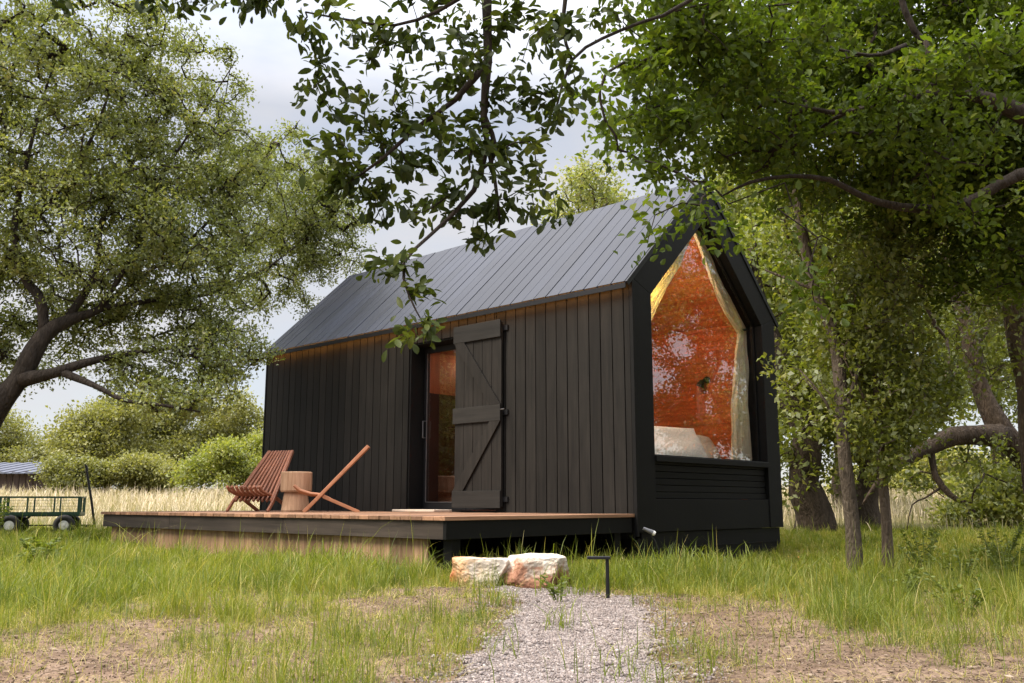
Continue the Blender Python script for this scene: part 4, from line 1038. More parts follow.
# the wide old oak to the left
make_tree('oak_tree', 'huge spreading old oak with low dark limbs left of the cabin', (-9.2, -6.3, .1),
          [[(-7.828, -4.248, -0.143,0.2755), (-7.467, -4.176, 0.964,0.2362), (-7.035, -3.943, 1.677,0.1706), (-6.785, -3.667, 2.084,0.1312), (-6.715, -3.466, 2.678,0.1050), (-6.660, -3.197, 2.933,0.0787), (-6.658, -2.824, 3.124,0.0525), (-6.814, -2.375, 3.543,0.0295), (-6.797, -1.903, 3.961,0.0131)],
           [(-6.785, -3.667, 2.084,0.0984), (-6.470, -3.395, 2.183,0.0722), (-6.281, -3.112, 2.322,0.0558), (-6.242, -2.690, 2.458,0.0394), (-6.140, -2.205, 2.571,0.0262), (-6.019, -1.701, 2.687,0.0131)],
           [(-6.715, -3.466, 2.678,0.0787), (-6.813, -3.530, 3.142,0.0656), (-7.029, -3.661, 3.420,0.0558), (-7.273, -3.749, 3.990,0.0459), (-7.320, -3.719, 4.842,0.0328), (-7.235, -3.605, 5.855,0.0197), (-7.205, -3.483, 6.623,0.0098)],
           [(-6.424, -3.352, 2.183,0.0525), (-5.920, -3.113, 1.997,0.0361), (-5.572, -2.879, 1.803,0.0262), (-5.170, -2.624, 1.732,0.0197), (-4.825, -2.280, 1.648,0.0098)],
           [(-7.035, -3.943, 1.677,0.1312), (-7.628, -4.172, 2.633,0.0984), (-8.221, -4.373, 4.046,0.0656), (-8.502, -4.436, 5.528,0.0394), (-8.452, -4.464, 6.996,0.0197)],
           [(-6.660, -3.197, 2.933,0.0590), (-6.846, -2.854, 3.673,0.0459), (-7.149, -2.656, 4.563,0.0328), (-7.057, -2.267, 5.618,0.0230), (-6.946, -1.855, 6.655,0.0131)],
           [(-6.658, -2.824, 3.124,0.0394), (-6.724, -1.973, 3.381,0.0328), (-7.348, -0.719, 3.839,0.0230), (-8.058, 0.875, 4.856,0.0131), (-8.028, 1.769, 5.887,0.0066)],
           [(-7.273, -3.749, 3.990,0.0400), (-6.963, -3.352, 4.709,0.0320), (-6.719, -3.055, 5.585,0.0224), (-6.546, -2.864, 6.623,0.0128), (-6.549, -2.779, 7.413,0.0064)],
           [(-6.658, -2.824, 3.124,0.0400), (-6.514, -2.474, 3.968,0.0288), (-6.431, -2.230, 5.015,0.0208), (-6.121, -1.785, 6.107,0.0128), (-5.883, -1.476, 6.908,0.0056)],
           [(-6.797, -1.903, 3.961,0.0240), (-6.284, -1.449, 4.655,0.0192), (-7.102, -0.188, 6.062,0.0112), (-7.422, 0.650, 7.113,0.0048)],
           [(-7.149, -2.656, 4.563,0.0262), (-7.047, -1.857, 5.111,0.0197), (-6.932, -1.182, 6.224,0.0118), (-6.871, -0.997, 7.429,0.0053)]],
          [(-7.253, -3.330, 5.802, 1.321, 1.529, 1.800), (-6.764, -2.252, 5.542, 1.147, 1.362, 1.600), (-6.686, -1.256, 5.178, 1.124, 1.124, 1.500), (-8.556, 0.924, 6.183, 1.186, 1.095, 1.400), (-8.525, 1.852, 5.919, 0.794, 1.039, 1.200), (-6.897, -2.866, 4.103, 1.505, 1.026, 1.800), (-6.654, -1.741, 3.848, 1.147, 0.860, 1.500), (-8.873, 0.994, 4.656, 1.186, 0.912, 1.200),
           (-7.291, -1.596, 3.075, 1.182, 0.443, 1.000), (-6.074, -1.937, 2.296, 1.010, 0.377, 0.900), (-8.675, -3.095, 2.751, 0.873, 0.582, 1.000), (-8.646, 2.115, 5.510, 0.956, 0.956, 1.000), (-5.928, -1.329, 2.653, 0.473, 0.417, 0.800), (-7.898, -2.435, 3.038, 0.873, 0.349, 0.800), (-6.138, -1.256, 2.686, 0.706, 0.508, 1.000), (-5.363, -2.273, 1.836, 0.781, 0.202, 0.800), (-7.286, -3.438, 7.274, 1.553, 0.706, 1.600), (-7.129, -1.878, 7.192, 0.608, 0.912, 1.000), (-6.822, -1.097, 6.875, 0.342, 0.699, 0.600), (-8.535, -4.401, 5.254, 1.251, 2.363, 2.200), (-7.819, -4.247, 2.779, 0.521, 0.782, 1.200), (-5.914, -2.541, 1.959, 0.513, 0.128, 0.500), (-5.271, -2.187, 1.836, 0.781, 0.214, 0.500), (-5.490, -1.642, 2.189, 0.397, 0.318, 0.600), (-6.466, -2.576, 2.267, 0.795, 0.212, 0.600), (-8.676, -3.035, 3.657, 0.886, 0.591, 1.000)],
          3800, 52, .053, .080, M['bark_oak'], M['leaf_oak'], 21, tip=.0050, tone=(.48, .2), shell=.1, aspect=.55)

# a live oak bough reaching in over the clearing from a tree behind
NEAR = [(3.188, -6.285, 2.090), (3.137, -6.176, 2.019), (3.180, -6.239, 1.866), (3.151, -6.123, 1.853), (3.377, -6.223, 1.993), (3.255, -6.066, 2.019), (3.236, -5.988, 2.203), (3.488, -6.103, 1.924), (3.457, -6.020, 2.036), (3.434, -5.932, 2.165), (3.511, -5.954, 1.972), (3.690, -6.064, 1.973), (3.483, -5.836, 1.952), (3.661, -5.837, 2.074), (3.575, -5.638, 2.066), (3.696, -5.679, 2.131), (3.761, -5.696, 1.875), (3.673, -5.626, 1.820), (3.686, -5.533, 2.066), (3.710, -5.424, 2.282),
        (3.711, -5.598, 1.853), (3.689, -5.725, 1.715), (3.632, -5.632, 1.687), (3.647, -5.727, 1.561), (3.674, -5.840, 1.558), (3.567, -5.785, 1.490), (3.532, -5.796, 1.400), (3.603, -5.912, 1.583), (3.433, -5.843, 1.787), (3.487, -5.937, 1.811), (3.576, -6.098, 1.667), (3.393, -6.018, 1.779), (3.272, -5.986, 1.753), (3.313, -6.085, 1.747), (3.335, -6.179, 1.645), (3.226, -6.136, 1.619), (3.201, -6.028, 1.654), (3.304, -6.047, 1.554), (3.422, -6.060, 1.490), (3.382, -5.959, 1.490),
        (3.361, -5.854, 1.554), (3.304, -6.028, 1.477), (3.189, -6.006, 1.515), (3.225, -6.125, 1.574), (3.297, -6.230, 1.707), (3.185, -6.159, 1.554), (3.564, -6.148, 1.252), (3.491, -6.149, 1.259), (3.592, -6.101, 1.166), (3.576, -6.153, 1.030), (3.669, -6.140, 1.049), (3.129, -6.356, 2.158), (3.035, -6.446, 2.161), (3.090, -6.390, 2.145), (2.748, -6.588, 2.211), (2.826, -6.514, 2.211), (2.876, -6.469, 2.218), (2.434, -6.759, 2.278),
        (3.664, -5.977, 2.086), (3.663, -5.939, 1.924), (3.622, -5.824, 1.866), (3.579, -5.845, 1.785), (3.594, -5.709, 1.860), (3.728, -5.861, 1.853), (3.627, -5.910, 1.667), (3.631, -5.611, 1.594), (3.661, -5.564, 1.515), (3.762, -5.731, 2.026), (3.696, -5.497, 1.953), (3.279, -6.211, 2.138), (3.281, -6.147, 1.882), (3.388, -6.047, 1.882), (3.389, -5.918, 1.926), (3.187, -6.189, 1.689), (3.447, -5.934, 1.641), (3.395, -5.983, 1.641), (3.492, -5.872, 1.561), (3.483, -5.862, 1.481), (3.716, -5.801, 2.138), (3.760, -5.625, 2.158), (3.764, -5.377, 2.297), (3.311, -6.107, 1.834), (3.554, -5.975, 1.651), (3.615, -5.788, 1.689), (3.707, -5.744, 1.866), (3.287, -5.957, 1.694), (3.384, -6.090, 2.042), (3.675, -5.685, 1.497), (3.227, -6.279, 2.219), (3.439, -6.077, 2.203), (3.082, -6.411, 2.203), (3.556, -5.963, 2.186), (3.748, -5.787, 2.203), (3.200, -6.171, 1.953), (3.586, -5.900, 2.042)]
make_tree('overhanging_oak', 'leafy dark oak bough drooping over the cabin roof from above', (8.6, -9.6, 0),
          [[(8.6, -9.6, -.1, .30), (8.5, -9.5, 1.2, .24), (8.2, -9.2, 2.6, .2), (7.2, -8.4, 3.6, .13), (6.0, -7.3, 3.85, .09), (3.811, -5.995, 2.737,.045), (3.699, -5.933, 2.333,.026), (3.642, -5.879, 2.170,.017), (3.623, -5.850, 1.978,.014), (3.588, -5.836, 1.785,.011), (3.591, -5.791, 1.609,.007), (3.586, -5.757, 1.448,.005)],
           [(3.623, -5.850, 1.978,.014), (3.527, -5.909, 1.850,.010), (3.434, -5.977, 1.769,.008), (3.326, -6.051, 1.657,.006), (3.233, -6.119, 1.577,.003)],
           [(3.652, -5.885, 2.235,.010), (3.526, -5.979, 2.138,.007), (3.413, -6.073, 2.090,.005), (3.308, -6.176, 2.106,.004), (3.205, -6.279, 2.132,.003)],
           [(3.588, -5.821, 1.721,.010), (3.537, -5.830, 1.561,.008), (3.488, -5.973, 1.388,.006), (3.531, -6.113, 1.265,.005), (3.567, -6.122, 1.157,.004), (3.626, -6.113, 1.061,.002)],
           [(3.590, -5.838, 1.801,.010), (3.608, -5.795, 1.689,.007), (3.559, -5.824, 1.619,.005), (3.431, -5.916, 1.503,.003)],
           [(4.152, -4.965, 2.677,.016), (3.953, -5.145, 2.359,.008), (3.837, -5.298, 2.254,.007), (3.759, -5.421, 2.173,.006), (3.702, -5.520, 2.073,.005), (3.702, -5.608, 1.860,.004)],
           [(3.702, -5.520, 2.073,.006), (3.691, -5.559, 2.193,.006), (3.734, -5.564, 2.381,.010)],
           [(7.2, -8.4, 3.6, .10), (4.581, -4.667, 3.113,.05), (4.152, -4.965, 2.677,.03)],
           [(3.699, -5.933, 2.333,.025), (3.410, -6.142, 2.363,.015), (3.138, -6.375, 2.267,.009), (2.828, -6.526, 2.271,.005), (2.434, -6.768, 2.312,.003)]],
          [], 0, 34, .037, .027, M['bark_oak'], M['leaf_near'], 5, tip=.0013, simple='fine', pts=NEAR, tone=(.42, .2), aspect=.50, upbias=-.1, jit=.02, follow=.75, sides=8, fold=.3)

# the tall elm arching over the gable from the right
make_tree('elm_tree', 'dense dark green elm canopy arching over the gable end', (6.6, .8, 0),
          [[(4.121, 0.204, -0.410,.26), (4.272, -0.062, 1.284,.22), (4.365, -0.413, 2.525,0.1013), (4.157, -0.758, 3.150,0.0798), (3.876, -1.205, 3.329,0.0455), (3.630, -1.567, 3.300,0.0343), (3.321, -1.838, 3.219,0.0267), (3.157, -2.114, 3.150,0.0163), (2.921, -2.354, 3.230,0.0077)],
           [(4.365, -0.413, 2.525,0.0696), (4.119, -0.989, 2.801,0.0481), (3.692, -1.333, 2.565,0.0343), (3.425, -1.710, 2.513,0.0291), (3.238, -1.904, 2.593,0.0231), (3.103, -2.056, 2.699,0.0189), (2.910, -2.244, 2.726,0.0146), (2.755, -2.510, 2.651,0.0103), (2.609, -2.626, 2.560,0.0052)],
           [(3.876, -1.205, 3.329,0.0317), (3.667, -1.607, 3.610,0.0240), (3.575, -1.759, 3.879,0.0215), (3.557, -1.889, 4.351,0.0163)],
           [(3.547, -1.728, 3.643,0.0163), (3.435, -2.073, 3.480,0.0120), (3.149, -2.492, 3.528,0.0077), (2.870, -3.022, 3.491,0.0052), (2.632, -3.457, 3.210,0.0026)],
           [(4.157, -0.758, 3.150,0.0532), (4.298, -0.718, 4.108,0.0369), (4.295, -0.925, 4.955,0.0215)],
           [(3.785, -1.432, 3.340,0.0267), (3.703, -1.662, 3.395,0.0215), (3.681, -1.737, 3.627,0.0163)]],
          [(2.660, -3.047, 3.353, 0.384, 0.449, 0.600), (2.559, -3.468, 2.971, 0.207, 0.365, 0.500), (2.578, -2.273, 3.289, 0.494, 0.494, 0.800), (2.601, -1.313, 4.016, 0.714, 0.714, 0.900), (2.930, -0.562, 3.915, 0.825, 0.908, 1.000), (3.482, -0.064, 3.996, 0.825, 0.990, 1.200), (2.636, -0.952, 3.233, 0.723, 0.402, 0.800), (3.143, -0.186, 3.183, 0.743, 0.413, 0.900), (3.667, 0.063, 3.035, 0.563, 0.563, 1.000), (3.295, -0.956, 4.662, 1.251, 0.313, 0.900), (4.318, 0.426, 4.064, 0.643, 1.447, 1.400), (2.559, -3.150, 2.809, 0.252, 0.214, 0.500), (3.474, 0.034, 2.401, 0.402, 0.289, 0.700), (2.789, -3.240, 3.502, 0.557, 0.248, 0.700), (3.326, -2.863, 3.450, 0.365, 0.182, 0.500), (4.199, -2.016, 3.330, 0.304, 0.243, 0.500), (3.775, -2.054, 2.995, 0.441, 0.315, 0.400), (3.937, -1.644, 2.501, 0.320, 0.231, 0.400)],
          1700, 46, .052, .078, M['bark_oak'], M['leaf_elm'], 31, tip=.0028, simple=False, tone=(.42, .2), shell=.0, aspect=.58, reach=5,
          pts=[(2.869, -3.801, 2.097), (2.853, -3.851, 1.949), (3.054, -3.641, 2.150), (3.087, -3.581, 2.027), (3.030, -3.545, 2.237), (3.111, -3.543, 1.963), (2.735, -3.737, 2.465), (2.651, -3.829, 2.520), (2.618, -3.901, 2.687), (2.617, -3.941, 2.854), (3.271, -2.793, 1.787), (3.270, -2.766, 1.672), (3.268, -2.824, 1.903)])

# slender trees standing in the grass right of the gable
make_tree('slender_tree', 'slender pale barked tree with leaning trunk nearest the gable', (2.410, -0.475, 0.000),
          [[(2.329, -0.289, -0.141,0.0680), (2.357, -0.328, 0.420,0.0600), (2.374, -0.379, 0.988,0.0560), (2.313, -0.282, 1.500,0.0544), (2.233, -0.207, 2.038,0.0528), (2.137, -0.247, 2.403,0.0496), (2.034, -0.172, 2.848,0.0464), (1.973, -0.194, 3.280,0.0400), (1.885, -0.146, 3.897,0.0320), (1.917, -0.038, 4.727,0.0160)],
           [(2.343, -0.330, 1.241,0.0240), (2.507, -0.180, 1.834,0.0192), (2.675, 0.011, 2.273,0.0128), (2.795, 0.134, 2.808,0.0064)],
           [(2.137, -0.247, 2.403,0.0240), (1.936, -0.323, 2.513,0.0144), (1.737, -0.397, 2.626,0.0080)],
           [(2.374, -0.379, 0.988,0.0160), (2.297, -0.550, 1.394,0.0120), (2.130, -0.629, 1.653,0.0064)]],
          [(1.883, 0.203, 1.857, 0.332, 0.554, 0.600), (2.409, 0.029, 2.316, 0.440, 0.528, 0.800), (1.770, 0.880, 2.654, 0.340, 0.500, 0.700), (2.271, 0.261, 3.130, 0.646, 0.554, 0.900), (1.417, 0.804, 3.332, 0.371, 0.413, 0.600), (2.264, -0.404, 1.241, 0.251, 0.385, 0.400), (2.513, 0.117, 1.781, 0.348, 0.434, 0.600), (1.896, 0.124, 3.974, 0.860, 0.669, 1.200)],
          380, 40, .053, .085, M['bark_pale'], M['leaf_mid'], 41, tip=.003, tone=(.42, .2), aspect=.56, group='trees right of the cabin')
make_tree('slender_tree', 'thin straight young tree, right of the pale leaning one', (2.522, -0.073, 0.000),
          [[(2.443, 0.101, -0.159,0.0496), (2.497, 0.032, 0.335,0.0440), (2.514, 0.019, 0.748,0.0400), (2.520, -0.007, 1.166,0.0352), (2.506, 0.015, 1.597,0.0288), (2.554, 0.073, 2.123,0.0208), (2.643, 0.165, 2.663,0.0128), (2.745, 0.246, 3.303,0.0064)],
           [(2.498, 0.053, 0.833,0.0176), (2.653, 0.098, 1.250,0.0128), (2.813, 0.303, 1.597,0.0072)], [(2.520, -0.007, 1.166,0.0160), (2.436, -0.166, 1.500,0.0112), (2.374, -0.285, 1.750,0.0064)]],
          [(2.573, 0.119, 1.428, 0.360, 0.429, 0.600), (2.480, 0.024, 2.038, 0.348, 0.434, 0.600), (2.646, 0.413, 2.803, 0.361, 0.541, 0.700), (2.539, -0.087, 0.994, 0.217, 0.251, 0.400), (2.661, 0.727, 1.561, 0.216, 0.270, 0.400)],
          310, 40, .052, .08, M['bark_grey'], M['leaf_mid'], 43, tip=.003, tone=(.38, .2), aspect=.56, group='trees right of the cabin')
make_tree('leaning_oak', 'rough barked oak leaning in with a long crooked limb', (4.107, -0.765, 0.000),
          [[(3.142, 4.293, -0.392,0.2160), (2.911, 3.892, 0.372,0.1728), (2.704, 3.546, 1.005,0.1368), (2.544, 3.311, 1.354,0.1260), (2.438, 3.256, 1.748,0.1080), (2.361, 3.200, 2.260,0.0936), (2.249, 3.229, 2.859,0.0864), (2.170, 3.284, 3.480,0.0720), (2.064, 3.308, 4.123,0.0504), (2.012, 3.320, 5.026,0.0288)],
           [(2.536, 3.320, 1.289,0.1350), (2.393, 3.042, 1.303,0.1170), (2.242, 2.764, 1.296,0.1080), (2.106, 2.524, 1.182,0.0900), (1.948, 2.268, 1.050,0.0720), (1.816, 2.037, 0.921,0.0450), (1.665, 1.937, 0.744,0.0252), (1.540, 1.870, 0.537,0.0090)],
           [(2.064, 2.490, 1.161,0.0432), (2.102, 2.461, 0.851,0.0360), (2.228, 2.491, 0.641,0.0324), (2.332, 2.611, 0.547,0.0216), (2.399, 2.694, 0.464,0.0108)],
           [(2.143, 2.462, 0.714,0.0144), (2.032, 2.315, 0.609,0.0086), (1.924, 2.230, 0.537,0.0072), (1.854, 2.227, 0.277,0.0043)],
           [(2.361, 3.200, 2.260,0.0504), (2.588, 3.574, 2.746,0.0360), (2.772, 3.876, 3.365,0.0216)]],
          [(2.256, 2.757, 0.801, 0.473, 0.366, 0.600), (2.434, 3.036, 0.911, 0.391, 0.326, 0.600), (1.086, 5.855, 3.611, 0.873, 0.873, 0.800), (1.703, 6.841, 3.075, 0.738, 0.886, 0.700), (1.688, 3.097, 3.535, 0.836, 0.717, 1.000), (1.699, 6.536, 2.012, 0.487, 0.487, 0.600), (1.236, 5.098, 2.136, 0.489, 0.407, 0.600), (2.339, 3.771, 4.427, 1.095, 0.973, 1.300)],
          420, 42, .06, .10, M['bark_brown'], M['leaf_mid'], 47, tip=.004, tone=(.30, .2), aspect=.56, group='trees right of the cabin')
make_tree('mature_tree', 'grey trunked mature tree, farthest right, upright', (3.725, 0.616, 0.000),
          [[(3.186, 2.070, -0.243,.13), (3.211, 1.922, 1.051,.115), (3.192, 1.815, 1.998,.105), (3.203, 1.800, 2.680,.10), (3.217, 1.808, 3.282,.09), (3.258, 1.814, 3.993,.07), (3.280, 1.752, 4.917,.04)],
           [(3.203, 1.800, 2.680,.05), (3.027, 1.653, 3.186,.035), (2.888, 1.515, 3.799,.02)]],
          [(3.265, 1.899, 3.089, 0.489, 0.586, 0.800), (3.481, 2.241, 2.512, 0.586, 0.977, 1.000), (3.006, 1.595, 2.186, 0.382, 0.478, 0.600), (3.145, 2.051, 4.308, 0.919, 0.817, 1.200)],
          330, 44, .055, .13, M['bark_grey'], M['leaf_mid'], 49, tip=.003, tone=(.4, .2), aspect=.56, group='trees right of the cabin')
make_tree('old_tree', 'thick dark double trunked tree behind the cabin corner', (.2, 8.2, .1),
          [[(-1.345, 6.699, -0.115,.34), (-1.282, 6.584, 0.607,.28), (-1.252, 6.457, 1.248,.24), (-1.256, 6.319, 1.810,.21), (-1.440, 6.244, 2.558,.2), (-1.658, 6.074, 3.573,.13), (-1.797, 5.932, 4.780,.07)],
           [(-0.864, 7.851, -0.138,.26), (-0.799, 7.733, 0.608,.22), (-0.666, 7.738, 1.106,.21), (-0.522, 7.891, 1.610,.22), (-0.362, 8.113, 2.468,.16), (-0.230, 8.221, 3.691,.1), (-0.200, 8.184, 5.116,.05)],
           [(-1.256, 6.319, 1.810,.18), (-0.898, 6.753, 2.558,.13), (-0.621, 7.047, 3.573,.08)], [(-0.666, 7.738, 1.106,.14), (-0.901, 7.398, 1.603,.10), (-1.066, 7.083, 2.266,.06)]],
          [(-1.755, 6.300, 2.255, 0.836, 1.003, 1.300), (-0.984, 6.945, 2.585, 1.003, 1.171, 1.400), (-0.258, 8.129, 2.806, 1.201, 1.201, 1.500), (-1.723, 6.429, 4.158, 1.201, 1.201, 1.500), (-0.760, 7.517, 4.546, 1.564, 1.390, 1.700), (0.099, 8.898, 4.471, 1.425, 1.425, 1.700), (-1.435, 6.601, 1.095, 0.660, 0.495, 0.800), (-0.939, 7.264, 1.432, 0.669, 0.602, 0.800)],
          700, 46, .10, .22, M['bark_brown'], M['leaf_mid'], 53, tip=.006, tone=(.5, .22), aspect=.6, group='trees right of the cabin', reach=12)

# lighter trees and bushes farther off
def round_tree(name, label, px, ell, base, h0, seed, leaf, cl=260, lv=46, size=.16, spread=.32, group='trees beyond the meadow', bark_='bark_grey', r0=.14, tone=(.5, .2)):
    bx, by, bz = base; rg = random.Random(seed); ragged = []
    for (ex, ey, ez, ea, eu, ed) in ell:      # broken into uneven lobes so the outline is ragged
        for _k in range(15):
            f = rg.uniform(.14, .46); a_, u_, d_ = (rg.uniform(-1, 1) * (1.08 - f * .5) for _q in range(3))
            ragged.append((ex + a_ * ea * .729 - d_ * ed * .684, ey + a_ * ea * .684 + d_ * ed * .729, ez + u_ * eu, ea * f * .8, eu * f * 1.15, ed * f))
    top = np.mean([e[:3] for e in ell], axis=0)
    limb = [(bx, by, bz - .2, r0), (bx + .1, by, bz + (top[2] - bz) * .35, r0 * .8), (bx + (top[0] - bx) * .6, by + (top[1] - by) * .6, bz + (top[2] - bz) * .7, r0 * .55), (*top, r0 * .3)]
    return make_tree(name, label, base, [limb], ragged, cl, lv, size, spread, M[bark_], M[leaf], seed, tip=.006, tone=tone, aspect=.62, group=group, reach=30, shell=.25)
round_tree('meadow_tree', 'tall olive tree beyond the meadow, left of its neighbours', 0, [(-32.897, 8.340, 3.123, 1.486, 1.486, 1.600), (-32.428, 8.564, 4.017, 1.156, 0.990, 1.400), (-32.624, 7.410, 2.264, 0.964, 0.964, 1.300), (-31.795, 9.276, 3.530, 0.990, 0.990, 1.300)], (-32.981, 8.731, 1.172), 1, 61, 'leaf_far', 640, 50, 0.124, 0.289)
round_tree('meadow_tree', 'grey green tree beyond the meadow, middle of the left gap', 0, [(-34.802, 12.088, 3.259, 1.642, 1.642, 1.800), (-33.911, 12.805, 3.753, 1.003, 1.368, 1.400), (-34.470, 11.308, 2.010, 1.158, 0.801, 1.400)], (-35.045, 12.347, 1.237), 1, 62, 'leaf_far', 600, 50, 0.136, 0.306, tone=(.4, .2))
round_tree('meadow_tree', 'broad tree showing beside the cabin end over the meadow', 0, [(-34.651, 15.016, 3.246, 1.529, 1.720, 1.900), (-33.746, 15.798, 3.529, 1.338, 1.625, 1.600), (-32.409, 17.166, 3.058, 1.911, 1.434, 2.000)], (-34.192, 15.923, 1.270), 1, 63, 'leaf_far', 640, 50, 0.136, 0.306, tone=(.55, .2))
round_tree('meadow_shrub', 'bright yellow green shrub beside the cabin end', 0, [(-23.754, 8.867, 1.862, 0.973, 0.556, 1.200), (-23.100, 9.439, 2.033, 0.904, 0.695, 1.200), (-24.417, 8.303, 1.623, 0.556, 0.382, 0.800)], (-23.730, 9.095, 1.006), 1, 64, 'leaf_light', 560, 50, 0.093, 0.204, group='shrubs along the meadow')
round_tree('meadow_shrub', 'dark rounded shrub just right of the far shed', 0, [(-28.700, 5.669, 1.656, 0.645, 0.430, 1.000), (-29.048, 5.411, 1.373, 0.358, 0.251, 0.700), (-28.247, 6.128, 1.515, 0.573, 0.323, 0.800)], (-28.706, 5.833, 0.950), 1, 65, 'leaf_far', 440, 50, 0.087, 0.187, group='shrubs along the meadow', tone=(.25, .15))
round_tree('meadow_shrub', 'mid green shrub at the middle of the meadow edge', 0, [(-28.177, 7.544, 1.689, 1.108, 0.517, 1.100), (-27.244, 8.437, 1.616, 0.886, 0.443, 1.000)], (-27.861, 8.016, 0.962), 1, 66, 'leaf_far', 480, 50, 0.093, 0.204, group='shrubs along the meadow', tone=(.6, .2))
round_tree('meadow_tree', 'pale distant tree at far left behind the shed', 0, [(-54.106, 11.974, 3.683, 2.389, 1.553, 2.200), (-56.214, 9.856, 4.272, 2.987, 2.389, 2.500)], (-54.789, 11.829, 1.624), 1, 67, 'leaf_far', 480, 50, 0.161, 0.383)
round_tree('roofline_tree', 'sparse tree whose top shows above the roof ridge', 0, [(-8.647, 10.312, 8.467, 0.834, 0.678, 1.400), (-9.264, 9.826, 8.082, 0.521, 0.521, 1.000), (-8.123, 10.896, 8.082, 1.043, 0.938, 1.400), (-8.688, 10.737, 6.541, 1.564, 1.303, 1.800)], (-9.336, 11.427, 1.150), 1, 68, 'leaf_oak', 260, 30, .11, .2, r0=.2, group='trees behind the cabin', tone=(.7, .2))
round_tree('woodland_tree', 'light green tree filling the gap behind the gable roof', 0, [(-4.656, 10.686, 5.119, 1.368, 1.596, 1.800), (-4.773, 10.143, 6.916, 1.140, 1.368, 1.600), (-4.131, 12.234, 6.513, 1.434, 1.672, 1.800), (-4.593, 11.285, 2.873, 1.140, 1.368, 1.500)], (-4.917, 11.630, 0.178), 1, 71, 'leaf_light', 520, 46, .13, .26, r0=.2, group='woodland right of the cabin', tone=(.38, .2))
round_tree('woodland_tree', 'light green tree glimpsed between the slender trunks', 0, [(-4.121, 15.392, 5.001, 1.825, 2.085, 2.000), (-4.224, 14.739, 7.312, 1.825, 1.564, 2.000), (-3.798, 16.190, 2.947, 1.564, 1.303, 1.600)], (-4.897, 15.838, 0.124), 1, 72, 'leaf_light', 430, 46, .15, .28, r0=.2, group='woodland right of the cabin', tone=(.35, .2))
round_tree('woodland_tree', 'light green tree behind the leaning oak', 0, [(-2.665, 19.453, 5.372, 2.259, 2.259, 2.200), (-1.263, 20.434, 6.762, 1.977, 2.541, 2.200), (-2.743, 18.710, 8.153, 1.977, 1.977, 2.000), (-0.840, 21.634, 3.425, 1.694, 1.977, 2.000)], (-2.476, 20.902, 0.088), 1, 73, 'leaf_light', 400, 46, .16, .3, r0=.22, group='woodland right of the cabin', tone=(.3, .2))
round_tree('woodland_bush', 'bright yellow green bush under the crooked limb', 0, [(0.360, 10.907, 0.613, 0.738, 0.332, 0.900), (-0.138, 10.493, 0.395, 0.369, 0.185, 0.600), (0.786, 11.263, 0.795, 0.554, 0.443, 0.900)], (0.299, 10.972, 0.104), 1, 74, 'leaf_light', 260, 44, .09, .15, r0=.05, group='bushes right of the cabin', tone=(.75, .2))
round_tree('woodland_bush', 'pale bush far off in the gap between trunks', 0, [(-7.251, 27.332, 1.035, 1.846, 0.665, 1.600), (-8.598, 26.069, 1.035, 1.477, 0.665, 1.400), (-5.861, 28.548, 1.398, 1.846, 0.960, 1.800)], (-7.330, 27.415, 0.380), 1, 75, 'leaf_far', 300, 44, .2, .32, r0=.08, group='bushes right of the cabin', tone=(.7, .2))

# trees out to the right of the view, mirrored in the picture window
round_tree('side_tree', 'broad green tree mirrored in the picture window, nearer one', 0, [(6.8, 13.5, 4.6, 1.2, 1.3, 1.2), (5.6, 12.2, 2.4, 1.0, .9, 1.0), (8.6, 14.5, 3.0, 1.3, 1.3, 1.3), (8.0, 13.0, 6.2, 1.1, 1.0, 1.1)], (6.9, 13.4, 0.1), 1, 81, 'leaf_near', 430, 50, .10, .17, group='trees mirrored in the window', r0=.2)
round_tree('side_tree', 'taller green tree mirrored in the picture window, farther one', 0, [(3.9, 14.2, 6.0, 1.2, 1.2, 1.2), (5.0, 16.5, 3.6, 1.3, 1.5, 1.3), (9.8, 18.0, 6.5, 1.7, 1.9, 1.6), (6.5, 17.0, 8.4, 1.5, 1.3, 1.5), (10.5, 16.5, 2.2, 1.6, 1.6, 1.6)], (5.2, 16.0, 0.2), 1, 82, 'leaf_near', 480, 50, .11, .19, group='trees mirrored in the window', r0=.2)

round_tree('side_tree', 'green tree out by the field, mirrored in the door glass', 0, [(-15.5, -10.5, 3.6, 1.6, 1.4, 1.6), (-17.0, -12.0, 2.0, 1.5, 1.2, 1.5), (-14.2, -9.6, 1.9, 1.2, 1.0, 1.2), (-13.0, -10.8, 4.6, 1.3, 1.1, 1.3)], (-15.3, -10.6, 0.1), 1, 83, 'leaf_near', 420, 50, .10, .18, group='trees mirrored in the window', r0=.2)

round_tree('sky_blocker_shrub', 'low dark shrubs added out of view to block sky reflected in the window foot', 0, [(5.0, 11.5, .8, 1.2, .8, 1.0), (7.0, 12.8, .9, 1.4, .9, 1.0), (9.0, 14.6, 1.0, 1.5, 1.0, 1.2), (4.0, 12.5, .9, 1.0, .9, 1.0)], (6.5, 12.6, 0.1), 1, 84, 'leaf_near', 520, 50, .09, .15, group='trees mirrored in the window', r0=.06)  # added out of view to darken the low sky reflection in the pane

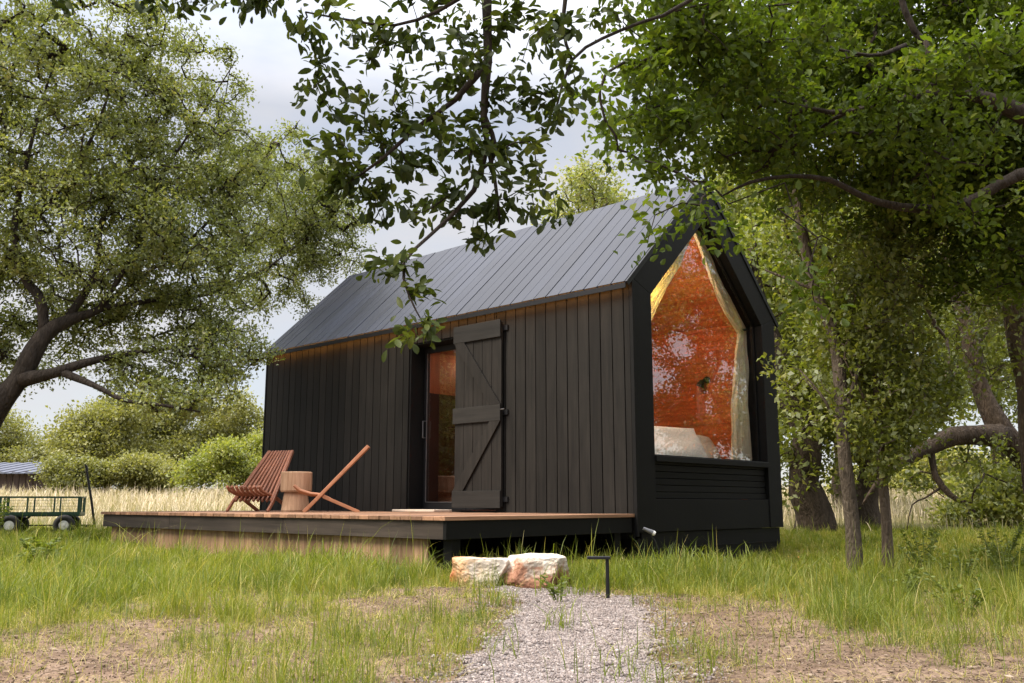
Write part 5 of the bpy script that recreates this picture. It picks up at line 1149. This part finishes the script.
# leafy weeds
def weed(label, base, h, n_stem, seed, spread=.16, leaf=.032):
    r_ = np.random.RandomState(seed); t = thing('leafy_weed', label, 'weed', base, 0, 'leafy weeds in the grass')
    q = MB(); pos, dirs = [], []
    for s in range(n_stem):
        a = r_.rand() * 6.28; ln = h * r_.uniform(.6, 1.1); sp_ = spread * r_.uniform(.2, 1); b0 = Vector((base[0] + .3 * sp_ * math.cos(a), base[1] + .3 * sp_ * math.sin(a), base[2] - .02))
        line = [b0 + Vector((math.cos(a) * sp_ * f ** 1.5, math.sin(a) * sp_ * f ** 1.5, ln * f)) for f in (0, .35, .7, 1)]
        q.tube(line, [.004, .0035, .003, .0015], 5)
        for k in range(int(ln / .009)):
            f = .15 + .85 * r_.rand(); i = min(2, int(f * 3)); p = line[i].lerp(line[i + 1], f * 3 - i); b_ = r_.rand() * 6.28
            pos.append(p); dirs.append((math.cos(b_), math.sin(b_), r_.uniform(-.1, .6)))
    q.build('stem', M['weed'], t)
    k = len(pos); ln = leaf * r_.uniform(.6, 1.3, k)
    leaf_mesh('foliage', np.array(pos), np.array(dirs), ln, ln * .45, M['weed'], t, r_, np.clip(r_.normal(.5, .25, k), 0, 1), simple=False)
    return t
weed('tall dark leafy weed standing before the slender trees, the biggest', (3.467, -1.169, 0.000), .30, 9, 1, .2)
weed('loose leafy weed at the right frame edge under the bush', (2.976, 1.356, 0.000), .40, 12, 11, .3)
weed('bushy weed between big weed and thin straight tree', (2.750, 0.140, 0.000), .34, 11, 12, .26)
weed('low leafy weed in front of the thin straight tree', (3.356, -2.008, 0.000), .18, 9, 13, .2)
weed('leafy weed at the bare soil edge, low and spreading', (3.921, -2.624, 0.000), .20, 10, 2, .22)
weed('upright leafy weed at the far right of the grass', (3.451, -0.045, 0.000), .32, 6, 3, .2)
weed('broad leaved weed at the left end of the garden cart, near side', (-9.236, -3.007, 0.200), .5, 7, 6, .3, .06)
weed('dark tuft of weed in the left grass below the cart', (-3.312, -4.543, 0.000), .26, 10, 7, .2, .06)
weed('weed sprouting between boulders and path light', (1.926, -3.513, 0.000), .14, 6, 8, .12, .035)
